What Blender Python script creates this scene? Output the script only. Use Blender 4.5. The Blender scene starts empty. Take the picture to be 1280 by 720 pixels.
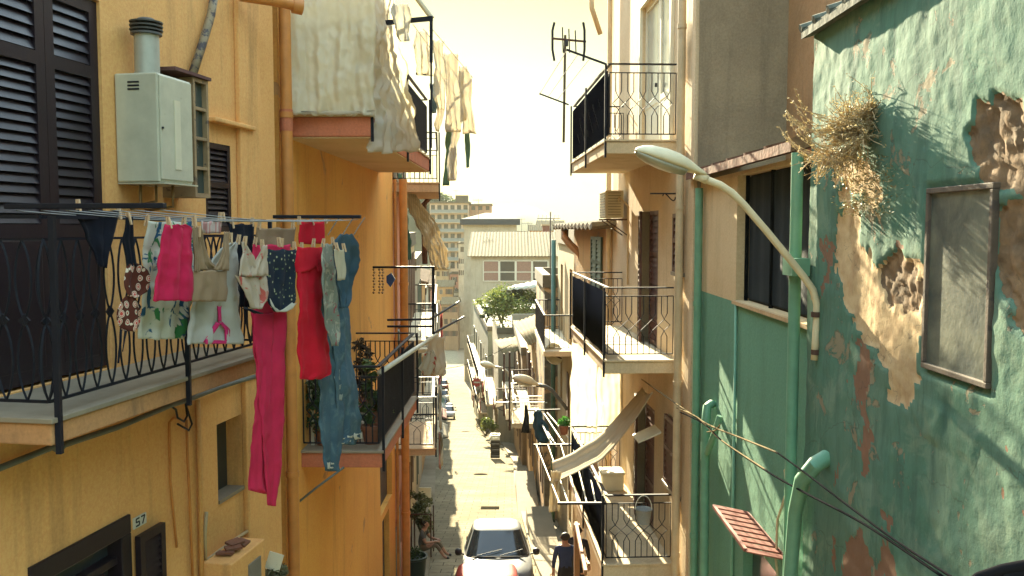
import bpy, math, random
from mathutils import Vector, Matrix, noise
R = math.radians
rnd = random.Random(11)
SC = bpy.context.scene
COL = SC.collection

# ------------------------------------------------------------------ camera model used to read positions off the photograph
F = 1100.0; HC = 9.0; PITCH = math.atan(75 / F)
cP, sP = math.cos(PITCH), math.sin(PITCH)
def ray(px, py):
    a, b = (px - 640) / F, (360 - py) / F
    return Vector((a, cP + b * sP, -sP + b * cP))
def P(px, py, Y):
    r = ray(px, py); t = Y / r.y
    return Vector((r.x * t, Y, HC + r.z * t))

def lerp(a, b, t): return a + (b - a) * t
def interp(x, pts):
    if x <= pts[0][0]: return pts[0][1]
    for (x0, y0), (x1, y1) in zip(pts, pts[1:]):
        if x <= x1: return lerp(y0, y1, (x - x0) / (x1 - x0))
    return pts[-1][1]

# ground profile of the steep lane
def gz(Y):
    return interp(Y, [(-5, 4.55), (22, .1), (105, -13.6), (115, -14.9), (350, -31.2)])

class Fac:
    """a vertical facade plane: s runs away down the street, n points into the street, z is up"""
    def __init__(self, p0, slope, right):
        d = Vector((slope, 1, 0)).normalized()
        self.d = d; self.p = Vector((p0[0], p0[1], 0)); self.right = right
        self.n = Vector((-d.y, d.x, 0)) if right else Vector((d.y, -d.x, 0))
    def w(self, s, n, z): return Vector((self.p.x, self.p.y, 0)) + self.d * s + self.n * n + Vector((0, 0, z))
    def hit(self, px, py, n=0.0):
        r = ray(px, py); o = Vector((0, 0, HC)); q = self.p + self.n * n
        t = (Vector((q.x, q.y, 0)) - Vector((0, 0, 0))).dot(self.n) / Vector((r.x, r.y, 0)).dot(self.n)
        pt = o + r * t
        return (pt - q).dot(self.d), pt.z
    def S(self, px, n=0.0, py=285): return self.hit(px, py, n)[0]
    def sY(self, Y): return (Y - self.p.y) / self.d.y

# ------------------------------------------------------------------ mesh builder
def root_loc(o):
    while o.parent: o = o.parent
    return o.location.copy()

class MB:
    def __init__(self): self.v = []; self.f = []; self.mi = []; self.cm = 0; self.attr = None
    def add(self, vs, fs):
        b = len(self.v); self.v.extend(Vector(x) for x in vs)
        self.f.extend(tuple(b + i for i in f) for f in fs); self.mi.extend([self.cm] * len(fs))
        return self
    def quad(self, a, b, c, d): return self.add([a, b, c, d], [(0, 1, 2, 3)])
    def hexa(self, c):  # 8 corners: bottom 4 then top 4
        return self.add(c, [(3, 2, 1, 0), (4, 5, 6, 7), (0, 1, 5, 4), (1, 2, 6, 5), (2, 3, 7, 6), (3, 0, 4, 7)])
    def fbox(self, fc, s0, s1, n0, n1, z0, z1):
        w = fc.w
        return self.hexa([w(s0, n0, z0), w(s1, n0, z0), w(s1, n1, z0), w(s0, n1, z0), w(s0, n0, z1), w(s1, n0, z1), w(s1, n1, z1), w(s0, n1, z1)])
    def box(self, c, sx, sy, sz, m=None):
        c = Vector(c); m = m or Matrix.Identity(3)
        k = [(-1, -1, -1), (1, -1, -1), (1, 1, -1), (-1, 1, -1), (-1, -1, 1), (1, -1, 1), (1, 1, 1), (-1, 1, 1)]
        return self.hexa([c + m @ Vector((x * sx / 2, y * sy / 2, z * sz / 2)) for x, y, z in k])
    def bar(self, p0, p1, w=.02, h=None, up=Vector((0, 0, 1))):
        h = h or w; p0 = Vector(p0); p1 = Vector(p1); t = (p1 - p0).normalized()
        a = t.cross(up)
        if a.length < 1e-4: a = t.cross(Vector((1, 0, 0)))
        a.normalize(); b = a.cross(t).normalized(); a *= w / 2; b *= h / 2
        return self.hexa([p0 - a - b, p0 + a - b, p0 + a + b, p0 - a + b, p1 - a - b, p1 + a - b, p1 + a + b, p1 - a + b])
    def tube(self, pts, r, seg=8, caps=True):
        pts = [Vector(p) for p in pts]; n = len(pts); rr = r if isinstance(r, (list, tuple)) else [r] * n
        vs = []; prev = None
        for i, p in enumerate(pts):
            t = (pts[min(i + 1, n - 1)] - pts[max(i - 1, 0)])
            if t.length < 1e-9: t = Vector((0, 0, 1))
            t.normalize()
            if prev is None:
                a = t.cross(Vector((0, 0, 1)))
                if a.length < 1e-3: a = t.cross(Vector((1, 0, 0)))
            else:
                a = prev - t * prev.dot(t)
                if a.length < 1e-5: a = t.cross(Vector((1, 0, 0)))
            a.normalize(); prev = a; b = t.cross(a)
            for k in range(seg):
                an = 2 * math.pi * k / seg
                vs.append(p + (a * math.cos(an) + b * math.sin(an)) * rr[i])
        fs = [(i * seg + k, i * seg + (k + 1) % seg, (i + 1) * seg + (k + 1) % seg, (i + 1) * seg + k) for i in range(n - 1) for k in range(seg)]
        if caps: fs += [tuple(range(seg - 1, -1, -1)), tuple((n - 1) * seg + k for k in range(seg))]
        return self.add(vs, fs)
    def grid(self, rows):  # rows of equal length lists of points
        n, m = len(rows), len(rows[0])
        return self.add([p for r in rows for p in r], [(i * m + j, i * m + j + 1, (i + 1) * m + j + 1, (i + 1) * m + j) for i in range(n - 1) for j in range(m - 1)])
    def loft(self, rings, caps=True):
        n, m = len(rings), len(rings[0])
        fs = [(i * m + j, i * m + (j + 1) % m, (i + 1) * m + (j + 1) % m, (i + 1) * m + j) for i in range(n - 1) for j in range(m)]
        if caps: fs += [tuple(range(m - 1, -1, -1)), tuple((n - 1) * m + j for j in range(m))]
        return self.add([p for r in rings for p in r], fs)
    def lathe(self, c, prof, seg=16, m=None):
        c = Vector(c); m = m or Matrix.Identity(3)
        return self.loft([[c + m @ Vector((r * math.cos(2 * math.pi * k / seg), r * math.sin(2 * math.pi * k / seg), z)) for k in range(seg)] for r, z in prof])
    def prism(self, pts, off):  # planar polygon extruded by vector off
        pts = [Vector(p) for p in pts]; n = len(pts); off = Vector(off)
        return self.add(pts + [p + off for p in pts], [tuple(range(n - 1, -1, -1)), tuple(range(n, 2 * n))] + [(i, (i + 1) % n, n + (i + 1) % n, n + i) for i in range(n)])
    def build(self, name, mat, parent=None, smooth=False, origin=None, label=None, bevel=0, solid=0, kind=None, angle=None):
        if origin is None:
            if parent is not None: origin = root_loc(parent)
            else:
                xs = [p.x for p in self.v]; ys = [p.y for p in self.v]
                origin = Vector(((min(xs) + max(xs)) / 2, (min(ys) + max(ys)) / 2, min(p.z for p in self.v)))
        me = bpy.data.meshes.new(name); me.from_pydata([tuple(p - origin) for p in self.v], [], self.f)
        for m in (mat if isinstance(mat, (list, tuple)) else [mat]): me.materials.append(m)
        if isinstance(mat, (list, tuple)): me.polygons.foreach_set('material_index', self.mi)
        if smooth: me.polygons.foreach_set('use_smooth', [True] * len(me.polygons))
        if self.attr:
            for k, vals in self.attr.items():
                a = me.attributes.new(k, 'FLOAT', 'POINT'); a.data.foreach_set('value', vals)
        me.update()
        o = bpy.data.objects.new(name, me); COL.objects.link(o)
        if parent is not None: o.parent = parent
        else: o.location = origin
        if smooth and angle:
            try: me.set_sharp_from_angle(angle=R(angle))
            except Exception: pass
        if bevel:
            b = o.modifiers.new('bevel', 'BEVEL'); b.width = bevel; b.segments = 2; b.limit_method = 'ANGLE'
        if solid:
            sm = o.modifiers.new('solid', 'SOLIDIFY'); sm.thickness = solid; sm.offset = 0
        if label: o['label'] = label
        if kind: o['kind'] = kind
        return o

def tag(o, label, cat, group=None):
    o['label'] = label; o['category'] = cat
    if group: o['group'] = group
    return o
def thing(name, label, cat, loc, group=None):
    o = bpy.data.objects.new(name, None); COL.objects.link(o)
    o.location = loc; o.empty_display_size = .2
    return tag(o, label, cat, group)
def struct(o): o['kind'] = 'structure'; return o
def kids(o): return [c for c in bpy.data.objects if c.parent == o]
def copy_tree(o, parent=None):
    c = o.copy(); COL.objects.link(c)
    if parent is not None: c.parent = parent
    for ch in kids(o): copy_tree(ch, c)
    return c

# ------------------------------------------------------------------ materials
MATS = {}
class N:
    def __init__(self, name):
        self.m = bpy.data.materials.new(name); self.m.use_nodes = True
        self.t = self.m.node_tree; self.t.nodes.clear()
        self.out = self.t.nodes.new('ShaderNodeOutputMaterial')
    def n(self, typ, **kw):
        x = self.t.nodes.new(typ)
        for k, v in kw.items(): setattr(x, k, v)
        return x
    def l(self, a, b): self.t.links.new(a, b)
    def coord(self, which='Object', scale=(1, 1, 1)):
        tc = self.n('ShaderNodeTexCoord'); mp = self.n('ShaderNodeMapping'); mp.inputs['Scale'].default_value = scale
        self.l(tc.outputs[which], mp.inputs['Vector']); return mp.outputs[0]
    def noise(self, vec, scale, detail=4, rough=.55, dist=0):
        x = self.n('ShaderNodeTexNoise'); x.inputs['Scale'].default_value = scale; x.inputs['Detail'].default_value = detail
        x.inputs['Roughness'].default_value = rough; x.inputs['Distortion'].default_value = dist
        if vec is not None: self.l(vec, x.inputs['Vector'])
        return x.outputs[0]
    def ramp(self, fac, stops, interp='LINEAR'):
        x = self.n('ShaderNodeValToRGB'); x.color_ramp.interpolation = interp; e = x.color_ramp.elements
        while len(e) < len(stops): e.new(.5)
        for k, (p, c) in enumerate(stops):
            e[k].position = p; e[k].color = (c[0], c[1], c[2], 1) if isinstance(c, (tuple, list)) else (c, c, c, 1)
        self.l(fac, x.inputs[0]); return x.outputs[0]
    def mix(self, fac, a, b, mode='MIX'):
        x = self.n('ShaderNodeMix', data_type='RGBA', blend_type=mode)
        for sock, v in ((x.inputs[0], fac), (x.inputs[6], a), (x.inputs[7], b)):
            if isinstance(v, (int, float)): sock.default_value = v
            elif isinstance(v, (tuple, list)): sock.default_value = (v[0], v[1], v[2], 1)
            else: self.l(v, sock)
        return x.outputs[2]
    def math(self, op, a, b=0.0, clamp=False):
        x = self.n('ShaderNodeMath', operation=op); x.use_clamp = clamp
        for sock, v in ((x.inputs[0], a), (x.inputs[1], b)):
            if isinstance(v, (int, float)): sock.default_value = v
            else: self.l(v, sock)
        return x.outputs[0]
    def bump(self, h, strength=.3, dist=.02, prev=None):
        x = self.n('ShaderNodeBump'); x.inputs['Strength'].default_value = strength; x.inputs['Distance'].default_value = dist
        self.l(h, x.inputs['Height'])
        if prev is not None: self.l(prev, x.inputs['Normal'])
        return x.outputs[0]
    def surf(self, col, rough=.8, normal=None, metal=0, spec=.3, **kw):
        b = self.n('ShaderNodeBsdfPrincipled')
        for sock, v in (('Base Color', col), ('Roughness', rough), ('Metallic', metal), ('Specular IOR Level', spec)):
            s = b.inputs[sock]
            if isinstance(v, (int, float)): s.default_value = v
            elif isinstance(v, (tuple, list)): s.default_value = (v[0], v[1], v[2], 1)
            else: self.l(v, s)
        for k, v in kw.items(): b.inputs[k.replace('_', ' ')].default_value = v
        if normal is not None: self.l(normal, b.inputs['Normal'])
        self.l(b.outputs[0], self.out.inputs[0]); return b

def k3(c, f): return tuple(min(1, x * f) for x in c)
def plaster(name, c, c2=None, stain=.35, sc=1.0, bump=.35, grime=None, peel=None, peel_amt=.62):
    """rendered wall: uneven colour, dirt runs, small patches, fine grain"""
    g = N(name); v = g.coord('Object')
    c2 = c2 or k3(c, .78); grime = grime or (.10, .085, .06)
    big = g.noise(v, .7 * sc, 5, .6, .3)
    col = g.mix(g.ramp(big, [(.35, 0), (.68, 1)]), c, c2)
    vs = g.coord('Object', (1.6, 1.6, .18)); run = g.noise(vs, 2.2 * sc, 6, .65)
    col = g.mix(g.math('MULTIPLY', g.ramp(run, [(.52, 0), (.78, 1)]), stain), col, grime)
    fine = g.noise(v, 38, 3, .7)
    col = g.mix(.13, col, g.ramp(fine, [(.3, 0.0), (.7, 1.0)]), 'OVERLAY')
    mid = g.noise(v, 5 * sc, 6, .62)
    h = mid
    if peel:
        pn = g.noise(v, 1.3 * sc, 8, .62, .5); pm = g.ramp(pn, [(peel_amt, 0), (peel_amt + .015, 1)])
        col = g.mix(pm, col, g.mix(g.ramp(mid, [(.35, 0), (.65, 1)]), peel, k3(peel, .6)))
        h = g.math('SUBTRACT', mid, g.math('MULTIPLY', pm, .6))
    nr = g.bump(h, bump, .03); nr = g.bump(fine, .12, .006, nr)
    g.surf(col, .88, nr, spec=.2); return g.m
def paint(name, c, rough=.5, var=.25, metal=0, wear=None, bump=.1, sc=6, amt=.68, spec=.4):
    g = N(name); v = g.coord('Object'); n1 = g.noise(v, sc, 5, .6)
    col = g.mix(g.ramp(n1, [(.3, 0), (.75, 1)]), c, k3(c, 1 - var))
    if wear:
        n2 = g.noise(v, sc * 2.3, 7, .65); col = g.mix(g.ramp(n2, [(amt, 0), (amt + .06, 1)]), col, wear)
    n3 = g.noise(v, sc * 9, 3)
    g.surf(col, g.math('ADD', rough - .08, g.math('MULTIPLY', n1, .16)), g.bump(n3, bump, .004), metal, spec); return g.m
def cloth(name, c, c2=None, trans=.3, soft=False, maker=None, rough=.9):
    """woven cloth: diffuse with some light coming through"""
    g = N(name); v = g.coord('Object')
    n1 = g.noise(v, 5, 4, .6); col = g.mix(g.ramp(n1, [(.3, 0), (.75, 1)]), c, c2 or k3(c, .82))
    if maker: col = maker(g, v, col)
    fine = g.noise(v, 140, 2)
    nr = g.bump(g.noise(g.coord('Object', (9, 9, 1)) if soft else v, 1.0 if soft else 14, 3), .12 if soft else .25, .02 if soft else .012); nr = g.bump(fine, .25, .002, nr)
    d = g.n('ShaderNodeBsdfPrincipled'); g.l(col, d.inputs['Base Color']); d.inputs['Roughness'].default_value = rough
    d.inputs['Specular IOR Level'].default_value = .1; d.inputs['Sheen Weight'].default_value = .03; g.l(nr, d.inputs['Normal'])
    t = g.n('ShaderNodeBsdfTranslucent'); g.l(col, t.inputs[0]); mx = g.n('ShaderNodeMixShader'); mx.inputs[0].default_value = trans
    g.l(d.outputs[0], mx.inputs[1]); g.l(t.outputs[0], mx.inputs[2]); g.l(mx.outputs[0], g.out.inputs[0]); return g.m
def spots(scale, stops, jitter=1.0, feature='F1'):
    def mk(g, v, col):
        x = g.n('ShaderNodeTexVoronoi', feature=feature); x.inputs['Scale'].default_value = scale; x.inputs['Randomness'].default_value = jitter
        g.l(v, x.inputs['Vector']); base = col
        for lo, hi, c in stops:
            d = x.outputs['Distance']
            m = g.math('MULTIPLY', g.math('GREATER_THAN', d, lo), g.math('LESS_THAN', d, hi))
            base = g.mix(m, base, c)
        return base
    return mk
def blotch(scale, c, lo=.55, hi=.6, c3=None, lo3=.7):
    def mk(g, v, col):
        n1 = g.noise(v, scale, 3, .6, 1.0); col = g.mix(g.ramp(n1, [(lo, 0), (hi, 1)]), col, c)
        if c3: col = g.mix(g.ramp(g.noise(v, scale * 1.6, 2, .5, .5), [(lo3 - .1, 0), (lo3 - .06, 1)]), col, c3)
        return col
    return mk
def stripes(axis_scale, c, frac=.5):
    def mk(g, v, col):
        x = g.n('ShaderNodeTexWave', wave_type='BANDS'); x.bands_direction = 'X'; x.inputs['Scale'].default_value = axis_scale
        g.l(v, x.inputs['Vector']); return g.mix(g.ramp(x.outputs[1], [(frac, 0), (frac + .05, 1)]), col, c)
    return mk
def glass(name, c=(.03, .035, .04), rough=.08):
    g = N(name); v = g.coord('Object'); n1 = g.noise(v, 3, 4)
    g.surf(g.mix(n1, k3(c, .7), k3(c, 1.5)), g.math('ADD', rough, g.math('MULTIPLY', n1, .12)), g.bump(n1, .05, .01), 0, .6); return g.m
def tiles(name, c, c2, sx=5.0, sy=3.0):
    g = N(name); v = g.coord('Object'); n1 = g.noise(v, 1.8, 6, .65); n2 = g.noise(v, 14, 3)
    col = g.mix(g.ramp(n1, [(.3, 0), (.7, 1)]), c, c2); col = g.mix(.4, col, g.ramp(n2, [(.3, 0), (.7, 1)]), 'OVERLAY')
    g.surf(col, .9, g.bump(n2, .4, .02), spec=.15); return g.m
def leaf(name, c, c2, trans=.3):
    g = N(name); oi = g.n('ShaderNodeObjectInfo'); v = g.coord('Object'); n1 = g.noise(v, 2.4, 4, .6); n2 = g.noise(v, 30, 1)
    col = g.mix(g.ramp(n1, [(.35, 0), (.65, 1)]), c, c2); col = g.mix(.35, col, g.ramp(n2, [(.35, 0), (.65, 1)]), 'OVERLAY')
    d = g.n('ShaderNodeBsdfPrincipled'); g.l(col, d.inputs['Base Color']); d.inputs['Roughness'].default_value = .6; d.inputs['Specular IOR Level'].default_value = .25
    t = g.n('ShaderNodeBsdfTranslucent'); g.l(col, t.inputs[0]); mx = g.n('ShaderNodeMixShader'); mx.inputs[0].default_value = trans
    g.l(d.outputs[0], mx.inputs[1]); g.l(t.outputs[0], mx.inputs[2]); g.l(mx.outputs[0], g.out.inputs[0]); return g.m

# --- building pieces
def wall_mb(mb, fc, s0, s1, z0, z1, holes=(), depth=.2, n=0.0):
    """front face with rectangular openings and their reveals"""
    ss = sorted({s0, s1, *[h[0] for h in holes], *[h[1] for h in holes]}); zs = sorted({z0, z1, *[h[2] for h in holes], *[h[3] for h in holes]})
    ss = [s for s in ss if s0 - 1e-6 <= s <= s1 + 1e-6]; zs = [z for z in zs if z0 - 1e-6 <= z <= z1 + 1e-6]
    w = fc.w
    for a, b in zip(ss, ss[1:]):
        for c, d in zip(zs, zs[1:]):
            if any(h[0] - 1e-6 <= a and b <= h[1] + 1e-6 and h[2] - 1e-6 <= c and d <= h[3] + 1e-6 for h in holes): continue
            mb.quad(w(a, n, c), w(b, n, c), w(b, n, d), w(a, n, d))
    for h in holes:
        a, b, c, d = h[:4]; k = n - (h[4] if len(h) > 4 else depth)
        a_, b_, c_, d_ = max(a, s0), min(b, s1), max(c, z0), min(d, z1)
        mb.quad(w(a_, n, c_), w(b_, n, c_), w(b_, k, c_), w(a_, k, c_)); mb.quad(w(a_, n, d_), w(b_, n, d_), w(b_, k, d_), w(a_, k, d_))
        mb.quad(w(a_, n, c_), w(a_, n, d_), w(a_, k, d_), w(a_, k, c_)); mb.quad(w(b_, n, c_), w(b_, n, d_), w(b_, k, d_), w(b_, k, c_))
    return mb
def shell_mb(mb, fc, s0, s1, z0, z1, deep, n=0.0, top=True):
    w = fc.w
    mb.quad(w(s0, n, z0), w(s0, n - deep, z0), w(s0, n - deep, z1), w(s0, n, z1)); mb.quad(w(s1, n, z0), w(s1, n - deep, z0), w(s1, n - deep, z1), w(s1, n, z1))
    mb.quad(w(s0, n - deep, z0), w(s1, n - deep, z0), w(s1, n - deep, z1), w(s0, n - deep, z1))
    if top: mb.quad(w(s0, n, z1), w(s1, n, z1), w(s1, n - deep, z1), w(s0, n - deep, z1))
    return mb
def shutter(fc, s0, s1, z0, z1, n, parent, mat, name='shutter', rails=(), pitch=.055, fr=.07, th=.045, hinge=None, ang=0, slat=None):
    """louvred leaf; hinge='a'/'b' and ang swing it open about that edge"""
    def w(s, nn, z):
        if not ang: return fc.w(s, n + nn, z)
        h = s0 if hinge == 'a' else s1; ds = s - h
        ca, sa = math.cos(R(ang)), math.sin(R(ang)); sg = 1 if hinge == 'a' else -1
        return fc.w(h + ds * ca - sg * nn * sa * (1), n + abs(ds) * sa + nn * ca, z)
    class Q:  # local frame
        pass
    q = Q(); q.w = w
    m = MB(); zr = [z0, *[z0 + (z1 - z0) * r for r in rails], z1 - fr]
    m.fbox(q, s0, s0 + fr, 0, th, z0, z1); m.fbox(q, s1 - fr, s1, 0, th, z0, z1)
    for z in zr: m.fbox(q, s0 + fr, s1 - fr, 0, th, z, z + fr)
    o = m.build(name, mat, parent)
    sl = MB()
    for a, b in zip(zr, zr[1:]):
        k = max(1, int((b - a - fr) / pitch)); st = (b - a - fr) / k
        for i in range(k):
            z = a + fr + st * (i + .1)
            sl.hexa([w(s0 + fr, .035, z), w(s1 - fr, .035, z), w(s1 - fr, .04, z), w(s0 + fr, .04, z),
                     w(s0 + fr, .004, z + st * .95), w(s1 - fr, .004, z + st * .95), w(s1 - fr, .012, z + st * .95), w(s0 + fr, .012, z + st * .95)])
    sl.build('louvres', slat or mat, o); return o
def bars_between(m, p0, p1, h, style, sp=.11, lo=.08, r=.007, top=None):
    p0 = Vector(p0); p1 = Vector(p1); L = (p1 - p0).length; k = max(2, round(L / sp)); d = (p1 - p0) / k; t = d.normalized()
    up = Vector((0, 0, 1)); hi = h if top is None else top
    for i in range(k + 1):
        b = p0 + d * i
        if style == 'plain': m.bar(b + up * lo, b + up * hi, r * 2)
        elif style == 'lattice':
            sg = 1 if i % 2 else -1; H = hi - lo; q = d * .5
            zs = [(0, 0), (.30, 0), (.40, sg), (.50, -sg), (.60, sg), (.70, 0), (1, 0)] if 0 < i < k else [(0, 0), (1, 0)]
            pts = [b + up * (lo + H * z) + q * x for z, x in zs]
            m.tube(pts, r, 5)
        elif style == 'oval':
            H = hi - lo; a = sp * .36
            for sg in (-1, 1):
                pts = []
                for j in range(17):
                    u = j / 16; x = a * abs(math.sin(2 * math.pi * u)) ** .8 if u < .5 or u > .5 else 0
                    pts.append(b + up * (lo + H * u) + t * sg * x)
                m.tube(pts, r, 4)
            m.box(b + up * (lo + H * .5), .05, .012, .05, Matrix.Rotation(math.atan2(t.y, t.x), 3, 'Z') @ Matrix.Rotation(R(45), 3, 'Y'))
def balcony(fc, parent, s0, s1, dep, z, mats, thick=.18, h=1.0, side='lattice', front='plain', panel=False, posts=True, far=True, name='balcony', sp=.11, lip=.02, skip_bars=False, r=.007):
    """slab is the part; rails, posts, bars and screen are its sub-parts"""
    slab, iron, pan = mats[:3]
    m = MB(); m.fbox(fc, s0, s1, -.05, dep, z - thick, z - .03); b = m.build(name, slab, parent, bevel=.01)
    t = MB(); t.fbox(fc, s0 - lip, s1 + lip, -.02, dep + lip, z - .028, z); t.build('floor_edge', mats[3] if len(mats) > 3 else slab, b, bevel=.004)
    e = .04; A, B, C_, D = fc.w(s0 + e, .02, z), fc.w(s0 + e, dep - e, z), fc.w(s1 - e, dep - e, z), fc.w(s1 - e, .02, z)
    segs = [(A, B, side), (B, C_, front)] + ([(C_, D, side)] if far else []); up = Vector((0, 0, 1))
    hr = MB(); lw = MB(); br = MB()
    for a, c, st in segs:
        hr.bar(a + up * h, c + up * h, .045, .02); lw.bar(a + up * .08, c + up * .08, .016); lw.bar(a + up * (h - .12), c + up * (h - .12), .014)
        if not (panel and st == front and (a - B).length < 1e-6):
            bars_between(br, a, c, h - .12, st, sp, .08, r)
    hr.build('handrail', iron, b); lw.build('rail', iron, b); br.build('railing_bars', iron, b, smooth=False)
    for q in (B, (B + C_) / 2, C_): MB().bar(q - up * (thick + .05) + fc.n * .055, q + up * (h + .005) + fc.n * .055, .03).build('post', iron, b)
    if panel:
        p = MB(); k = 14; rows = []
        for i in range(2): rows.append([B.lerp(C_, .01 + .98 * j / k) + up * (.06 + i * (h - .12)) + fc.n * (.025 + .008 * math.sin(j * 1.7)) for j in range(k + 1)])
        p.grid(rows); p.build('screen_panel', pan, b, smooth=True, solid=.006)
    return b
def drain(mb, fc, s, n, z0, z1, r=.05, col=1.9):
    mb.tube([fc.w(s, n, z0), fc.w(s, n, z1)], r, 12)
    z = z0 + .3
    while z < z1: mb.tube([fc.w(s, n, z), fc.w(s, n, z + .06)], r * 1.16, 12); z += col
# ------------------------------------------------------------------ palette
YEL = plaster('yellow_plaster', (.76, .41, .145), (.66, .345, .115), stain=.55, bump=.25, grime=(.2, .12, .05))
ORA = plaster('orange_plaster', (.76, .39, .09), (.70, .33, .075), stain=.45, bump=.3, grime=(.30, .14, .04), peel=(.62, .33, .12), peel_amt=.66)
ORANGE_PIPE = paint('orange_pipe_paint', (.60, .24, .055), .5, .3, wear=(.35, .2, .1), amt=.72)
PINKB = plaster('salmon_plaster', (.52, .17, .085), (.44, .14, .07), stain=.3)
CREAM = plaster('cream_plaster', (.60, .46, .27), (.52, .38, .21), stain=.45, bump=.3, grime=(.2, .14, .08))
SOFFIT = plaster('soffit_plaster', (.62, .44, .24), (.5, .33, .17), stain=.1)
SLABC = plaster('balcony_concrete', (.52, .36, .2), (.42, .28, .15), stain=.5, grime=(.12, .08, .05))
MARBLE = paint('worn_marble', (.29, .235, .16), .55, .35, sc=3)
IRON = paint('black_iron', (.008, .009, .015), .6, .3, wear=(.04, .025, .02), amt=.76, spec=.2)
RUSTY = paint('rusty_iron', (.09, .045, .03), .75, .4, wear=(.16, .06, .03), amt=.6)
WOODD = paint('dark_brown_shutter', (.016, .009, .013), .42, .35, bump=.25, sc=4)
WOODR = paint('red_brown_shutter', (.10, .035, .022), .55, .4, wear=(.2, .1, .07), amt=.7, bump=.2)
ENAMEL = paint('ivory_enamel', (.52, .49, .35), .38, .22, wear=(.30, .24, .15), amt=.68)
ALUM = paint('dull_flue_metal', (.46, .46, .38), .42, .25, metal=.3)
STRIPP = paint('cream_label_strip', (.62, .56, .38), .6, .1)
BLACK = paint('black_fittings', (.012, .012, .015), .5, .2)
GLS = glass('dark_window_glass')
GREYCAB = paint('grey_cable_jacket', (.13, .14, .12), .6, .3)
PLATE = paint('white_number_plate', (.6, .58, .48), .4, .1)
BRASSY = paint('old_brass', (.3, .2, .09), .45, .3, metal=.6)
PEGW = paint('pale_peg_wood', (.62, .42, .24), .7, .3)
CORD = paint('clothes_cord', (.25, .24, .22), .7, .1)
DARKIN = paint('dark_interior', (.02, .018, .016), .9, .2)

# ------------------------------------------------------------------ near yellow house on the left
LN = Fac((-2.414, 9.0), .17, False)
yh = thing('yellow_house', 'nearest yellow plastered house with louvred dark shutters and laundry balcony', 'house', LN.w(-3, -2, gz(6)))
def LR(p0, q0, p1, q1, n=0.0, fc=LN):
    a, z1 = fc.hit(p0, q0, n); b, z0 = fc.hit(p1, q1, n); _, z1b = fc.hit((p0 + p1) / 2, q0, n); _, z0b = fc.hit((p0 + p1) / 2, q1, n)
    return a, b, z0b, z1b
dS = (LN.S(-72), LN.S(68), LN.S(133)); dz0, dz1 = HC - 1.0, HC + 1.58
w2 = (LN.S(258), LN.S(290), LN.hit(270, 290)[1], LN.hit(280, 181)[1])
w3 = (LN.S(265), LN.S(297), LN.hit(280, 622)[1], LN.hit(280, 527)[1], .17)
ds0, ds1 = LN.S(18), LN.S(150); dtop = LN.hit(150, 648)[1]
door_w = (ds0, ds1, dtop - 2.5, dtop)
m = MB(); wall_mb(m, LN, -8, .02, gz(3) - 2, HC + 5.5, [(dS[0], dS[2], dz0, dz1, .12), w2 + (.1,), w3, door_w])
shell_mb(m, LN, -8, .02, gz(3) - 2, HC + 5.5, 6)
m.build('wall', YEL, yh)
MB().fbox(LN, LN.S(297), LN.S(323), 0, .05, gz(8) - .5, HC + 5.49).build('pilaster', YEL, yh, bevel=.01)
MB().fbox(LN, w3[0], w3[1], -.2, -.16, w3[2], w3[3]).build('window', paint('grey_green_pane', (.035, .04, .036), .3), yh)
MB().fbox(LN, w3[0] - .0, w3[1], -.155, .015, w3[2] - .03, w3[2] + .004).build('window_sill', MARBLE, yh)
for a, b in ((dS[0], dS[1]), (dS[1] + .004, dS[2])):
    s = shutter(LN, a, b, dz0 + .02, dz1 - .01, -.07, yh, WOODD, rails=(.36, .79), pitch=.062, fr=.085)
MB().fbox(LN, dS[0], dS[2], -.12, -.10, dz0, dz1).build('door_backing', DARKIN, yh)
p = MB(); zz = dz0 + (dz1 - dz0) * .36
for a, b in ((dS[0], dS[1]), (dS[1], dS[2])): p.fbox(LN, a + .085, b - .085, -.06, -.022, dz0 + .10, zz)
p.build('shutter_panel', WOODD, yh, bevel=.01)
shutter(LN, w2[0], w2[1], w2[2], w2[3], -.05, yh, WOODD, rails=(.5,), pitch=.045, fr=.05)
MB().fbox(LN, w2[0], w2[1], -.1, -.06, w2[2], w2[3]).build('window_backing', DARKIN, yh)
a, zl = LN.hit(258, 146); b, _ = LN.hit(310, 165)
MB().fbox(LN, a, b, 0, .09, zl - .04, zl).build('ledge', YEL, yh, bevel=.01)
# street door with frame and side shutter
fr = MB(); fr.fbox(LN, ds0, ds1, -.12, .02, dtop - .14, dtop); fr.fbox(LN, ds0, ds0 + .12, -.12, .02, dtop - 2.5, dtop - .14); fr.fbox(LN, ds1 - .12, ds1, -.12, .02, dtop - 2.5, dtop - .14)
fr.fbox(LN, ds0 + .12, ds1 - .12, -.12, -.02, dtop - .34, dtop - .28)
d = fr.build('door_frame', WOODD, yh, bevel=.008)
MB().fbox(LN, ds0 + .12, ds1 - .12, -.16, -.1, dtop - 2.5, dtop - .1).build('glass', GLS, d)
bb = MB()
for k in (.36, .68): bb.fbox(LN, lerp(ds0, ds1, k) - .04, lerp(ds0, ds1, k) + .04, -.09, .0, dtop - 2.5, dtop - .34)
bb.build('glazing_bar', WOODD, d)
sa, sb = LN.S(154), LN.S(187); st_ = LN.hit(170, 668)[1]
shutter(LN, sa, sb, st_ - 1.6, st_, .02, yh, WOODD, rails=(.5,), pitch=.05, fr=.06)
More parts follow.
